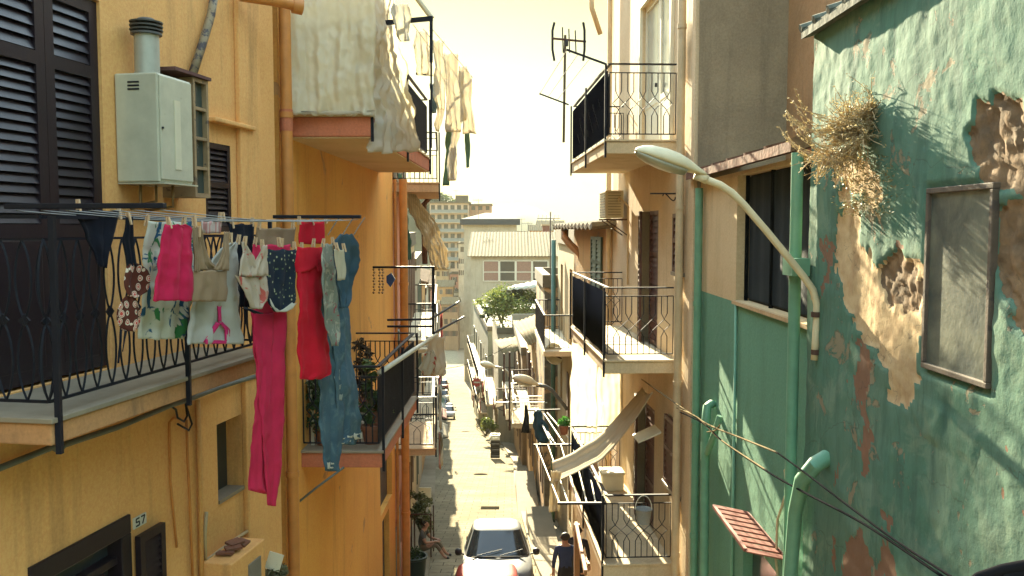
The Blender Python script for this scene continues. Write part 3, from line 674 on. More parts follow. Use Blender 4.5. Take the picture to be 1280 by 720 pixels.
pl_ = (P(540, 285, 10.1), P(591, 285, 13.2))
cloth_thing('baby_vest', 'small white garment on the inner line above black bars', 'garment', SHEETW, [[(38, 521, 534), (60, 519, 538), (85, 523, 541), (94, 526, 540)]], (P(516, 285, 10.1), P(563, 285, 13.2)), GRP, amp=.03, seed=2)
cloth_thing('pillowcase', 'crumpled white pillowcase high up by the sheet corner', 'pillowcase', SHEETW, [[(4, 492, 508), (20, 490, 514), (40, 494, 513), (52, 500, 508)]], (P(516, 285, 10.1), P(563, 285, 13.2)), GRP, amp=.03, seed=8)
cloth_thing('white_shirt', 'white shirt with tails hanging first on the outer line', 'shirt', LINEN, [[(50, 542, 556), (80, 542, 556), (120, 543, 557), (138, 547, 556)]], pl_, GRP, amp=.02, seed=4)
cloth_thing('white_trousers', 'cream trousers hanging long in the middle of outer line', 'trousers', LINEN, [[(66, 556, 573), (110, 557, 574), (165, 558, 574)], [(160, 566, 574), (180, 563, 572), (226, 559, 569)]], pl_, GRP, amp=.02, seed=6)
cloth_thing('green_towel', 'narrow pale green towel behind the cream trousers', 'towel', GREENT, [[(160, 558, 564), (200, 556, 562), (232, 553, 562)]], (P(544, 285, 11.5), P(580, 285, 13.5)), GRP, amp=.012, seed=7)
cloth_thing('white_robe', 'white robe hanging at the far end of the outer line', 'robe', LINEN, [[(82, 574, 584), (100, 573, 589), (140, 577, 592), (167, 580, 595)], [(88, 574, 578), (150, 574, 581)]], pl_, GRP, amp=.02, seed=9)
cloth_thing('green_sock', 'thin grey green strip of cloth hanging under white robe', 'cloth', GREENT, [[(150, 580, 587), (190, 582, 588), (210, 583, 587)]], (P(544, 285, 11.5), P(586, 285, 13.6)), GRP, amp=.01, seed=1)
cloth_thing('blue_top', 'small grey blue top behind the black balcony bars', 'top', DENIMD, [[(104, 537, 546), (130, 538, 547), (141, 540, 546)]], (P(528, 285, 11), P(560, 285, 13.2)), GRP, amp=.012)
cloth_thing('cream_bag', 'pale cloth bundle hanging low beside black bars', 'cloth', SHEETW, [[(118, 548, 556), (140, 546, 556), (155, 543, 552), (164, 544, 549)]], (P(528, 285, 11), P(560, 285, 13.2)), GRP, amp=.02, seed=11)
# ------------------------------------------------------------------ cream house with three balconies, right of the lane
CB = Fac((2.38, 11.36), -.045, True)
CRM = plaster('cream_house_plaster', (.60, .47, .30), (.50, .37, .22), stain=.5, bump=.3, grime=(.22, .15, .09))
CPIPE = paint('cream_pipe', (.56, .43, .26), .5, .25)
SLABR = plaster('pale_balcony_slab', (.58, .47, .31), (.48, .37, .22), stain=.4, grime=(.2, .14, .08))
SCREEN = paint('black_shade_screen', (.004, .005, .009), .95, .2, bump=.2, sc=12, spec=.0)
WHITEP = paint('white_door_paint', (.66, .62, .48), .45, .12)
ch = thing('cream_house', 'cream house with three black screened balconies stacked above the lane', 'house', CB.w(3, -3, gz(15)))
CE = CB.sY(18.15)
def slot(p0, p1, zt, zb): return (CB.S(p1), CB.S(p0), zb, zt)
zu, zm, zl_ = HC + 1.24, HC - 1.88, HC - 4.86
dU = slot(801, 838, zu + 2.45, zu); dM = slot(801, 823, CB.hit(811, 264)[1], zm); wM = slot(846, 855, CB.hit(850, 267)[1], CB.hit(850, 340)[1])
dL = slot(798, 821, CB.hit(810, 505)[1], zl_); wL = slot(838, 854, CB.hit(846, 527)[1], CB.hit(846, 615)[1])
dG = (2.2, 3.3, gz(14), gz(14) + 2.2)
m = MB(); wall_mb(m, CB, 0, CE, gz(18.2) - .4, HC + 5.4, [dU, dM, wM, dL, wL, dG], .16); shell_mb(m, CB, 0, CE, gz(18.2) - .4, HC + 5.4, 6); m.build('wall', CRM, ch)
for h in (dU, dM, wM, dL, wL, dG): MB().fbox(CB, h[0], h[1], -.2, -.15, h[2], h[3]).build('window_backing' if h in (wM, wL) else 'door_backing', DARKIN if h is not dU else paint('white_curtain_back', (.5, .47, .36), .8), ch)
for h, r in ((dM, (.33, .66)), (dL, (.33, .66))):
    mid = (h[0] + h[1]) / 2
    shutter(CB, h[0], mid - .003, h[2] + .02, h[3], -.05, ch, WOODR, rails=r, pitch=.085, fr=.07)
    shutter(CB, mid + .003, h[1], h[2] + .02, h[3], .0, ch, WOODR, rails=r, pitch=.085, fr=.07, hinge='b', ang=9)
for h in (wM, wL):
    shutter(CB, h[0] + .0, h[1], h[2], h[3], .02, ch, WOODR, rails=(.5,), pitch=.075, fr=.06)
    MB().fbox(CB, h[0] - .08, h[1] + .08, -.1, .07, h[2] - .06, h[2] - .004).build('window_sill', MARBLE, ch, bevel=.006)
mid = (dU[0] + dU[1]) / 2
for a, b in ((dU[0], mid - .003), (mid + .003, dU[1])):
    f = MB()
    f.fbox(CB, a, a + .09, -.1, -.05, dU[2], dU[3]); f.fbox(CB, b - .09, b, -.1, -.05, dU[2], dU[3])
    for z in (dU[2], dU[2] + .75, dU[3] - .09): f.fbox(CB, a + .09, b - .09, -.1, -.05, z, z + .09)
    f.fbox(CB, a + .09, b - .09, -.09, -.06, dU[2] + .09, dU[2] + .75); fo = f.build('french_door', WHITEP, ch)
    MB().fbox(CB, a + .09, b - .09, -.085, -.075, dU[2] + .84, dU[3] - .09).build('pane', glass('pale_curtained_glass', (.34, .33, .26), .1), fo)
f = MB(); f.fbox(CB, dU[0] - .02, dU[1] + .02, .0, .05, dU[3], dU[3] + .05); f.fbox(CB, dU[0] - .09, dU[0], 0, .05, dU[2], dU[3] + .05); f.fbox(CB, dU[1], dU[1] + .09, 0, .05, dU[2], dU[3] + .05); f.build('door_surround', WHITEP, ch)
MB().lathe(CB.w(mid, .0, dU[2] + 1.0), [(0, -.03), (.02, -.03), (.02, .03), (0, .03)], 8).build('door_knob', BLACK, ch)
mats = (SLABR, IRON, SCREEN)
bu = balcony(CB, ch, CB.sY(12.5), CB.sY(16.9), 1.0, zu, mats, thick=.2, h=1.05, side='lattice', front='plain', panel=False, sp=.088)
# pierced screen of the upper balcony
pm = MB(); e = .04; B_, C_ = CB.w(CB.sY(12.5) + e, 1.0 - e, zu), CB.w(CB.sY(16.9) - e, 1.0 - e, zu); nx, nz = 44, 14
for i in range(nx):
    for j in range(nz):
        if 3 <= j <= 9 and 6 < i < 36 and (i * 7 + j * 5) % 6 == 0 and (i + j) % 2 == 0: continue
        q = [B_.lerp(C_, (i + a) / nx) + Vector((0, 0, .06 + .9 * (j + b) / nz)) + CB.n * .025 for a, b in ((0, 0), (1, 0), (1, 1), (0, 1))]; pm.quad(*q)
pm.build('screen_panel', SCREEN, bu, solid=.004)
bm_ = balcony(CB, ch, CB.sY(12.5), CB.sY(16.9), 1.0, zm, mats, thick=.2, h=1.03, side='lattice', front='plain', panel=True, sp=.088)
bl = balcony(CB, ch, CB.sY(12.5), CB.sY(17.0), 1.0, zl_, mats, thick=.2, h=1.0, side='lattice', front='plain', panel=True, sp=.088)
s = CB.sY(11.93); o = MB(); drain(o, CB, s, .09, gz(12), HC + 5.3, .055, 2.4); o.build('drainpipe', CPIPE, ch, smooth=True, angle=40)
MB().fbox(CB, .0, .16, .0, .05, gz(12) - .2, HC + 5.39).build('corner_pilaster', CRM, ch, bevel=.01)
MB().quad(CB.w(-.004, .0, HC + .4), CB.w(-.004, -6, HC + .4), CB.w(-.004, -6, HC + 5.39), CB.w(-.004, .0, HC + 5.39)).build('end_wall', plaster('grey_brown_cement', (.36, .28, .175), (.25, .195, .125), stain=.5, bump=.6, sc=1.3, grime=(.10, .085, .06)), ch)
o = MB(); o.tube([CB.w(CE - .06, .1, gz(18)), CB.w(CE - .06, .1, HC + 5.2)], .05, 10); o.build('drainpipe', CPIPE, ch, smooth=True, angle=40)
o = MB(); o.tube([CB.w(CE - .1, .3, HC + 3.9), CB.w(CE - .3, .5, HC + 4.35), CB.w(CE - .35, .55, HC + 5)], .05, 10); o.build('eave_pipe', CPIPE, ch, smooth=True)
# iron bracket scroll
bk = MB(); a, z = CB.hit(846, 242); bk.tube([CB.w(a, 0, z), CB.w(a, .38, z)], .012, 6)
bk.tube([CB.w(a, .02 + .09 * (1 - math.cos(t * .5)) , z - .05 - .05 * math.sin(t)) for t in [i * .5 for i in range(13)]], .009, 5)
bk.build('iron_bracket', IRON, ch)
# small canopy and wall basket on the lower level
MB().hexa([CB.w(dL[0] - .5, 0, dL[3] - .25), CB.w(dL[0] + .0, 0, dL[3] - .25), CB.w(dL[0] + .0, .35, dL[3] - .4), CB.w(dL[0] - .5, .35, dL[3] - .4)] + [CB.w(dL[0] - .5, 0, dL[3] - .22), CB.w(dL[0], 0, dL[3] - .22), CB.w(dL[0], .35, dL[3] - .38), CB.w(dL[0] - .5, .35, dL[3] - .38)]).build('shade_board', WHITEP, ch)

# AC unit
an = .10; z0 = CB.hit(770, 274, .3)[1]; z1 = CB.hit(770, 237, .3)[1]; a0, a1 = CB.sY(16.3), CB.sY(17.05)
ac = thing('air_conditioner', 'cream air conditioner box bracketed high on the cream house corner', 'air conditioner', CB.w((a0 + a1) / 2, .3, z0))
MB().fbox(CB, a0, a1, an, an + .34, z0 + .03, z1).build('casing', paint('aircon_casing', (.52, .46, .32), .5, .15), ac, bevel=.015)
g = MB()
for k in range(9): z = lerp(z0 + .08, z1 - .05, k / 8); g.fbox(CB, a0 + .06, a1 - .06, an + .34, an + .352, z, z + .012); g.fbox(CB, a0 - .006, a0, an + .05, an + .29, z, z + .01)
g.build('grille', paint('aircon_grille', (.12, .11, .08), .6), ac)
o = MB()
for s in (a0 + .08, a1 - .08): o.bar(CB.w(s, 0, z0), CB.w(s, an + .36, z0), .03); o.bar(CB.w(s, 0.0, z0 - .3), CB.w(s, an + .3, z0 - .02), .02)
o.build('bracket', RUSTY, ac); o = MB(); o.tube([CB.w(a0 - .02, .2, z1 - .2), CB.w(a0 - .08, .2, z1 - .12), CB.w(a0 - .1, .03, z1 - .3), CB.w(a0 - .1, .03, z0 - 1.2)], .018, 6); o.build('hose', CPIPE, ac, smooth=True)

# rack and antenna over the upper balcony
ur = thing('drying_rack', 'bare drying rack of two raised arms on the upper cream balcony', 'drying rack', P(735, 130, 14.5))
e0, e1, f0, f1 = P(757, 80, 12.55), P(708, 62, 12.55), P(711, 131, 16.85), P(674, 117, 16.85)
MB().bar(e0, e1, .035, .025).build('arm', IRON, ur); MB().bar(f0, f1, .035, .025).build('arm', IRON, ur)
for t in (.4, .7, .98): MB().tube([e0.lerp(e1, t), f0.lerp(f1, t)], .006, 5).build('line', CORD, ur)
av = thing('tv_antenna', 'thin television antenna on a mast behind the upper cream balcony', 'antenna', P(704, 178, 17.3))
MB().tube([P(704.5, 178, 17.3), P(706.5, 44, 17.3)], .028, 6).build('mast', paint('antenna_metal', (.10, .09, .06), .5, metal=.5), av)
MB().tube([P(690, 48, 17.1), P(732, 52, 17.6)], .022, 6).build('boom', RUSTY, av)
o = MB()
for x in (693, 729): o.tube([P(x, 28 + 0, 17.3) , P(x - 2.4 if x < 700 else x + 1.6, 38, 17.3), P(x - 2.4 if x < 700 else x + 1.6, 62, 17.3), P(x, 76, 17.3)], .024, 5)
for k, x in enumerate((703, 711, 719)): o.tube([P(x, 34 + 2 * k, 17.4), P(x + 1, 66, 17.4)], .012, 4)
o.build('elements', IRON, av); MB().box(P(708, 54, 17.28), .07, .05, .12).build('junction_box', BLACK, av, bevel=.01)

# lower rack with cords, draped cloth and hanging sheets
lr = thing('drying_rack', 'long drying rack of white rods beside the lowest cream balcony', 'drying rack', P(720, 630, 14.5))
g0_, g1_, h0_, h1_ = P(758, 629, 12.52), P(697, 629, 12.52), P(748, 556, 16.9), P(667, 556, 16.9)
MB().bar(g0_, g1_, .05, .03).build('arm', IRON, lr); MB().bar(h0_, h1_, .04, .03).build('arm', IRON, lr)
for t in (.05, .22, .4, .58, .78, .96): MB().tube([h0_.lerp(h1_, t), g0_.lerp(g1_, t)], .011, 6).build('rod', WHITEP, lr)
STRC = cloth('striped_canvas', (.60, .52, .36), (.54, .45, .3), .35)
up = [(803, 484), (786, 503), (768, 523), (742, 549), (718, 563), (690, 575)]; lo = [(816, 489), (801, 514), (782, 541), (752, 574), (722, 590), (694, 601)]
mbh = MB(); rows = []; k = 34
for i in range(k + 1):
    t = i / k * 5; j = min(4, int(t)); u = t - j; row = []
    a = (lerp(up[j][0], up[j + 1][0], u), lerp(up[j][1], up[j + 1][1], u)); b = (lerp(lo[j][0], lo[j + 1][0], u), lerp(lo[j][1], lo[j + 1][1], u)); Yc = lerp(13.2, 13.9, i / k)
    for q in range(17):
        v = q / 16; p = P(lerp(a[0], b[0], v), lerp(a[1], b[1], v), Yc + .35 - .7 * v)
        p.z -= .09 * math.sin(math.pi * v) + .018 * math.sin(v * 26 + i * .05) + .03 * noise.noise(p * 2); row.append(p)
    rows.append(row)
mbh.grid(rows); hm = tag(mbh.build('draped_canvas', STRC, smooth=True, solid=.006), 'pale striped canvas swagged from cream wall to the outermost drying rod', 'canvas sheet')
def swatch(name, lab, cat, mat, strips, pl, grp=None, **kw): return tag(cloth_mb(strips, pl, **kw).build(name, mat, smooth=True, solid=.006), lab, cat, grp)
swatch('canvas_end', 'short pale cloth end hanging down past the outermost drying rod', 'cloth', STRC, [[(588, 688, 702), (610, 687, 699), (640, 688, 698)]], (P(686, 285, 13.8), P(704, 285, 13.5)), amp=.02)
swatch('sunlit_sheet', 'tall cream sheet hung sunlit below the middle cream balcony', 'sheet', SHEETW, [[(428, 715, 747), (470, 714, 746), (520, 713, 747), (556, 714, 746)]], (P(713, 285, 17.0), P(747, 285, 16.9)), amp=.03, folds=3)
swatch('shaded_sheet', 'beige sheet hung in shade nearest the wall below the middle balcony', 'sheet', LINEN, [[(455, 747, 778), (500, 746, 779), (548, 747, 778)]], (P(747, 285, 17.1), P(779, 285, 16.8)), amp=.03, folds=4)
pb = thing('peg_basket', 'small blue and white basket hooked on the lowest balcony railing', 'basket', CB.w(CB.sY(12.5), .45, zl_ + .62))
o = MB(); c = CB.w(CB.sY(12.5) - .12, .45, zl_ + .64); o.lathe(c, [(.09, 0), (.12, .2), (.13, .21), (.115, .2), (.085, .012), (0, .012)], 14); o.build('bowl', cloth('blue_check_basket', (.45, .45, .4), None, .05, maker=stripes(30, (.05, .09, .16))), pb, smooth=True, angle=40)
o = MB(); o.tube([c + Vector((.12 * math.cos(t), 0, .2 + .2 * math.sin(t))) for t in [math.pi * i / 10 for i in range(11)]], .006, 5); o.build('handle', WHITEP, pb)
bx = thing('plastic_box', 'white lidded plastic box standing on the lowest cream balcony floor', 'box', CB.w(CB.sY(16.2), .3, zl_))
MB().fbox(CB, CB.sY(16.0), CB.sY(16.4), .1, .5, zl_, zl_ + .3).build('body', WPL, bx, bevel=.02); MB().fbox(CB, CB.sY(16.0) - .02, CB.sY(16.4) + .02, .08, .52, zl_ + .3, zl_ + .35).build('lid', WPL, bx, bevel=.015)

# ------------------------------------------------------------------ green house
GRN = plaster('green_plaster', (.125, .285, .19), (.105, .24, .16), stain=.4, bump=.35, grime=(.06, .10, .06), peel=(.24, .09, .05), peel_amt=.70)
GPIPE = paint('green_pipe_paint', (.15, .33, .21), .5, .25, wear=(.16, .2, .13), amt=.7)
GF = Fac((2.42, 0), 0.0, True)
gh = thing('green_house', 'nearest green house on the right with peeling rugged plaster and dark opening', 'house', (5, 6, gz(6)))
zsill = HC - .80; zfas = HC + .62
oa, ob_ = GF.S(1017), GF.S(921)
m = MB(); wall_mb(m, GF, 6.95, 11.34, gz(11.4) - .3, zsill, [(7.75, 9.0, HC - 4.5, HC - 3.15, .12)]); m.build('wall', GRN, gh)
m = MB(); wall_mb(m, GF, 6.9, 11.34, zsill, zfas - .02, [(oa, ob_, zsill + .02, zfas - .06, .14)]); m.fbox(GF, 6.9, 11.34, -4, -.6, zfas - .05, zfas); m.build('upper_wall', CREAM, gh)
MB().fbox(GF, 7.75, 9.0, -.15, -.1, HC - 4.5, HC - 3.15).build('window', GLS, gh)
MB().fbox(GF, oa - .03, ob_ + .03, -.13, .035, zsill - .02, zsill + .018).build('sill', SLABC, gh)
MB().fbox(GF, oa, ob_, -.19, -.145, zsill, zfas).build('opening_backing', DARKIN, gh)
DKC = paint('opening_shade_black', (.007, .008, .009), .9, .2, spec=0)  # posts coloured near black to sink into the shade of the opening
for a_ in (oa, ob_ - .05, lerp(oa, ob_, .6)): MB().fbox(GF, a_, a_ + .035, -.12, -.085, zsill + .02, zfas - .06).build('opening_post', DKC, gh)
DKC = cloth('shade_black_curtain', (.006, .010, .012), (.010, .015, .017), .0)  # shade of the room behind is put into the cloth colour
rows = [[GF.w(lerp(oa + .1, ob_ - .08, j / 40), -.115 + .006 * math.sin(j * 1.1) + .004 * math.sin(j * 2.7 + i), lerp(zfas - .08, zsill + .05, i / 6)) for j in range(41)] for i in range(7)]
MB().grid(rows).build('curtain', DKC, gh, smooth=True)
# lean-to roof with red fascia
TERR = tiles('old_roof_tile', (.19, .085, .055), (.13, .07, .05))
m = MB(); m.hexa([GF.w(7.2, .16, zfas), GF.w(11.5, .16, zfas), GF.w(11.5, -.5, zfas + .16), GF.w(7.2, -.5, zfas + .16), GF.w(7.2, .16, zfas + .085), GF.w(11.5, .16, zfas + .085), GF.w(11.5, -.5, zfas + .25), GF.w(7.2, -.5, zfas + .25)])
rf = m.build('lean_to_roof', TERR, gh)
for k in range(7): s = 7.25 + k * .7; MB().bar(GF.w(s, .155, zfas + .095), GF.w(s, -.48, zfas + .255), .09, .03).build('roof_joint', TERR, rf)
# tall brown wall rising behind the lean-to
BW = Fac((3.52, 0), 0.0, True)
BRW = plaster('brown_cement', (.40, .23, .11), (.30, .18, .09), stain=.55, bump=.6, sc=1.2, grime=(.10, .08, .055), peel=(.33, .145, .075), peel_amt=.60)
bh = thing('brown_house', 'tall bare brown cement house wall rising above the lean-to roof', 'house', (6, 9, gz(9)))
m = MB(); wall_mb(m, BW, 6.6, 13.5, HC + .3, HC + 6); shell_mb(m, BW, 6.6, 13.5, HC + .3, HC + 6, 5); m.build('wall', BRW, bh)

# rugged wall: a relief sheet with its peeled places
def proj(p):
    d = p.y * cP - (p.z - HC) * sP; v = p.y * sP + (p.z - HC) * cP
    return 640 + F * p.x / d, 360 - F * v / d
def inpoly(x, y, poly):
    c = False; n = len(poly)
    for i in range(n):
        (x0, y0), (x1, y1) = poly[i], poly[i - 1]
        if (y0 > y) != (y1 > y) and x < (x1 - x0) * (y - y0) / (y1 - y0) + x0: c = not c
    return c
PALEP = [[(1040, 196), (1062, 190), (1090, 215), (1106, 250), (1100, 275), (1084, 262), (1070, 240), (1052, 225)], [(1046, 205), (1062, 230), (1072, 262), (1080, 300), (1092, 330), (1130, 316), (1156, 322), (1156, 395), (1150, 440), (1148, 480), (1136, 515), (1120, 500), (1108, 470), (1092, 440), (1076, 428), (1062, 395), (1050, 370), (1040, 345), (1042, 300), (1058, 262), (1046, 235)]]
STONE = [[(1218, 128), (1235, 140), (1262, 118), (1280, 140), (1300, 170), (1300, 260), (1244, 232), (1224, 222), (1212, 190)], [(1242, 262), (1300, 250), (1300, 430), (1262, 412), (1246, 360), (1242, 320)], [(1096, 330), (1120, 318), (1148, 330), (1150, 365), (1138, 392), (1112, 380), (1100, 356)]]
REDP = [[(1070, 425), (1080, 430), (1088, 470), (1084, 520), (1090, 560), (1082, 600), (1074, 590), (1076, 540), (1070, 480)], [(1058, 680), (1080, 660), (1094, 690), (1090, 730), (1056, 730)], [(1030, 300), (1040, 310), (1036, 360), (1026, 390)], [(1034, 672), (1041, 675), (1040, 720), (1033, 715)], [(1100, 640), (1114, 646), (1112, 668), (1104, 664)], [(1102, 680), (1118, 700), (1112, 730), (1098, 720)], [(1044, 580), (1050, 582), (1046, 610)]]
BULGE = [[(1136, 505), (1160, 500), (1190, 520), (1225, 545), (1215, 580), (1180, 560), (1150, 545)]]
rs0, rs1, rz0, rz1 = 2.2, 7.0, HC - 4.2, HC + 1.5; st = .026
ns, nzr = int((rs1 - rs0) / st), int((rz1 - rz0) / st); vs = []; A_p = []; A_s = []; A_r = []; gridrows = []
wc0, wc1 = (GF.hit(1241, 350, .06)[0], GF.hit(1157, 350, .06)[0]); wz0, wz1 = GF.hit(1198, 474, .06)[1], GF.hit(1198, 232, .06)[1]
for i in range(ns + 1):
    row = []
    for j in range(nzr + 1):
        s = lerp(rs0, rs1, i / ns); z = lerp(rz0, rz1, j / nzr); p = GF.w(s, .06, z)
        x, y = proj(p); q = Vector((0, s, z))
        jx = noise.noise(q * 4) * 13 + noise.noise(q * 11 + Vector((3, 0, 0))) * 8 + noise.noise(q * 26) * 4; jy = noise.noise(q * 4 + Vector((9, 9, 0))) * 14 + noise.noise(q * 12) * 8
        def cov(polys, w=1.0):
            return float(any(inpoly(x + jx * w, y + jy * w, pl) for pl in polys)) if 900 < x < 1320 else 0.0
        pe, stn, rd = cov(PALEP), cov(STONE), cov(REDP, .8)
        if not pe and noise.noise(q * 2.1 + Vector((5, 1, 2))) > .52 and noise.noise(q * 9) > -.1: pe = .0; rd = max(rd, float(noise.noise(q * 6 + Vector((1, 1, 1))) > .25))
        n = .016 * noise.noise(q * 1.1) + .006 * noise.noise(q * 5) + .004 * noise.noise(q * 14)
        if stn: vd = noise.voronoi(q * 9 + Vector((0, .4 * noise.noise(q * 6), .4 * noise.noise(q * 7 + Vector((5, 5, 5))))))[0]; n -= .016 + .045 * max(0, .34 - (vd[1] - vd[0])) + .012 * noise.noise(q * 26)
        elif pe: n -= .012 + .006 * noise.noise(q * 22)
        elif rd: n -= .003
        else:
            n += .004 * abs(noise.noise(q * 3 + Vector((4, 4, 4)))) + .005 * max(0, noise.noise(Vector((s * 7, 0, z * 2.2))))
        if any(inpoly(x, y, b) for b in BULGE): n += .02 * max(0, noise.noise(Vector((s * 8, 3, z * 4)))) + .006
        if wc0 - .02 < s < wc1 + .02 and wz0 - .02 < z < wz1 + .02: n = -.02
        row.append(GF.w(s, .06 + n, z)); A_p.append(pe); A_s.append(stn); A_r.append(rd)
    gridrows.append(row)
g = N('rugged_green_plaster'); v = g.coord('Object')
n1 = g.noise(v, 1.2, 6, .6); n2 = g.noise(v, 6, 6, .65); n3 = g.noise(g.coord('Object', (2, 2, .3)), 2.6, 6, .65)
grn = g.mix(g.ramp(n1, [(.35, 0), (.65, 1)]), (.078, .18, .125), (.11, .195, .14)); grn = g.mix(g.math('MULTIPLY', g.ramp(n3, [(.5, 0), (.75, 1)]), .55), grn, (.05, .09, .07))
grn = g.mix(g.math('MULTIPLY', g.ramp(n2, [(.6, 0), (.75, 1)]), .35), grn, (.14, .22, .14))
def att(nm): a = g.n('ShaderNodeAttribute', attribute_name=nm); return a.outputs['Fac']
pal = g.mix(g.ramp(n2, [(.35, 0), (.65, 1)]), (.58, .43, .24), (.42, .28, .15)); sto = g.mix(g.ramp(n2, [(.35, 0), (.62, 1)]), (.13, .09, .055), (.27, .17, .09)); red = g.mix(n2, (.20, .07, .04), (.26, .12, .07))
ej = g.math('MULTIPLY', g.math('SUBTRACT', g.noise(v, 24, 6, .7), .5), .9)
fl_ = g.math('MULTIPLY', g.ramp(g.noise(v, 3.2, 9, .68, .4), [(.60, 0), (.61, 1)]), 1.0)
pk = g.ramp(g.math('ADD', att('peel'), ej), [(.49, 0), (.52, 1)]); sk_ = g.ramp(g.math('ADD', att('stone'), ej), [(.49, 0), (.53, 1)]); rk_ = g.ramp(g.math('ADD', att('redpatch'), ej), [(.49, 0), (.52, 1)])
limew = g.ramp(g.noise(v, 2.1, 9, .7, .6), [(.52, 0), (.60, 1)]); grn = g.mix(g.math('MULTIPLY', limew, .45), grn, (.20, .27, .19)); dk_ = g.ramp(g.noise(g.coord('Object', (3, 3, .5)), 2.0, 8, .7, .3), [(.50, 0), (.66, 1)]); grn = g.mix(g.math('MULTIPLY', dk_, .6), grn, (.045, .095, .075)); col = g.mix(g.math('MULTIPLY', fl_, .75), grn, (.28, .21, .13)); col = g.mix(pk, col, pal); col = g.mix(sk_, col, sto); col = g.mix(g.math('MULTIPLY', rk_, .8), col, red)
ch_n = g.n('ShaderNodeTexVoronoi', feature='DISTANCE_TO_EDGE'); ch_n.inputs['Scale'].default_value = 1.7; g.l(g.mix(.28, v, g.n('ShaderNodeTexNoise').outputs[1]), ch_n.inputs['Vector'])
crk = g.math('LESS_THAN', ch_n.outputs['Distance'], .0035); col = g.mix(g.math('MULTIPLY', crk, g.math('MULTIPLY', n1, .7)), col, (.05, .06, .045))
lay = g.math('ADD', g.math('ADD', pk, fl_), g.math('ADD', sk_, rk_), True)
nr = g.bump(n2, .3, .02); nr = g.bump(g.noise(v, 30, 4, .7), .35, .006, nr); nr = g.bump(g.math('SUBTRACT', 1.0, lay), .8, .012, nr); g.surf(col, .9, nr, spec=.2); RUG = g.m
m = MB(); m.grid(gridrows); m.attr = {'peel': A_p, 'stone': A_s, 'redpatch': A_r}
m.build('rugged_wall', RUG, gh, smooth=True)
m = MB(); wall_mb(m, GF, -1.5, rs0, gz(0) - 3, HC + 1.5, n=.06); wall_mb(m, GF, rs0, 7.0, gz(7.3) - .5, rz0, n=.06)
m.quad(GF.w(6.99, .05, gz(7.3) - .5), GF.w(6.99, -5, gz(7.3) - .5), GF.w(6.99, -5, HC + 1.5), GF.w(6.99, .05, HC + 1.5)); m.build('wall_base', GRN, gh)
m = MB(); m.hexa([GF.w(-1.5, .14, HC + 1.485), GF.w(7.06, .14, HC + 1.485), GF.w(7.06, -5, HC + 2.9), GF.w(-1.5, -5, HC + 2.9), GF.w(-1.5, .14, HC + 1.55), GF.w(7.06, .14, HC + 1.55), GF.w(7.06, -5, HC + 2.97), GF.w(-1.5, -5, HC + 2.97)]); m.build('roof', tiles('grey_green_roof', (.07, .09, .075), (.12, .12, .09)), gh)
o = MB()
for k in range(30): s = -1.65 + k * .3; o.tube([GF.w(s, .15, HC + 1.565), GF.w(s, -.6, HC + 1.80)], .035, 7)
o.build('tile_rolls', tiles('grey_green_roof_roll', (.08, .10, .08), (.13, .13, .1)), gh)
# the framed pane in the rugged wall
o = MB(); t = .032
for a, b, c_, d_ in ((wc0, wc1, wz0, wz0 + t), (wc0, wc1, wz1 - t, wz1), (wc0, wc0 + t, wz0 + t, wz1 - t), (wc1 - t, wc1, wz0 + t, wz1 - t)): o.fbox(GF, a, b, .03, .075, c_, d_)
wf = o.build('window', paint('weathered_grey_wood', (.14, .105, .075), .8, .5, wear=(.08, .06, .05), amt=.55, bump=.4), gh, bevel=.005)
g = N('dusty_pane'); v = g.coord('Object'); n1 = g.noise(v, 2.4, 5, .6, .3); n2 = g.noise(v, 22, 4)
g.surf(g.mix(g.ramp(n1, [(.4, 0), (.6, 1)]), (.05, .065, .058), (.15, .16, .12)), g.math('ADD', .3, g.math('MULTIPLY', n2, .3)), g.bump(n1, .2, .05), spec=.5); DUSTY = g.m
MB().fbox(GF, wc0 + t, wc1 - t, .045, .055, wz0 + t, wz1 - t).build('pane', DUSTY, wf)
# pipes
o = MB(); drain(o, GF, 11.1, .07, gz(11) - .2, HC + .5, .05, 1.5); o.build('drainpipe', GPIPE, gh, smooth=True, angle=40)
o = MB(); o.tube([GF.w(7.08, .14, HC + .6), GF.w(7.08, .14, gz(7.3))], .048, 12); o.fbox(GF, 6.9, 7.15, .08, .22, GF.hit(1000, 345, .15)[1], GF.hit(1000, 323, .15)[1]); o.build('drainpipe', GPIPE, gh, smooth=True, angle=40)
o = MB(); o.tube([GF.w(GF.S(924), .02, zsill), GF.w(GF.S(926), .02, gz(9))], .016, 7); o.build('conduit', GPIPE, gh, smooth=True)
o = MB(); h = [GF.w(GF.hit(x, y, n)[0], n, GF.hit(x, y, n)[1]) for x, y, n in ((1034, 572, .06), (1020, 580, .16), (1003, 600, .2), (994, 640, .2), (987, 730, .2), (985, 800, .2))]
o.tube(h, [.062, .062, .06, .055, .055, .055], 14); o.build('soil_pipe', GPIPE, gh, smooth=True, angle=60)
o = MB(); h = [GF.w(GF.hit(x, y, n)[0], n, GF.hit(x, y, n)[1]) for x, y, n in ((890, 505, .04), (884, 508, .12), (882, 530, .14), (881, 600, .13), (880, 740, .13))]
o.tube(h, .052, 12); h = [GF.w(GF.hit(x, y, n)[0], n, GF.hit(x, y, n)[1]) for x, y, n in ((900, 520, .06), (892, 545, .12), (884, 566, .13))]; o.tube(h, .036, 10); o.build('soil_pipe', GPIPE, gh, smooth=True, angle=60)
o = MB(); o.tube([GF.w(GF.hit(x, y, .03)[0], .03, GF.hit(x, y, .03)[1]) for x, y in ((988, 580), (981, 588), (984, 612), (972, 650), (970, 700), (974, 740))], .012, 6); o.build('loose_cable', CPIPE, gh, smooth=True)
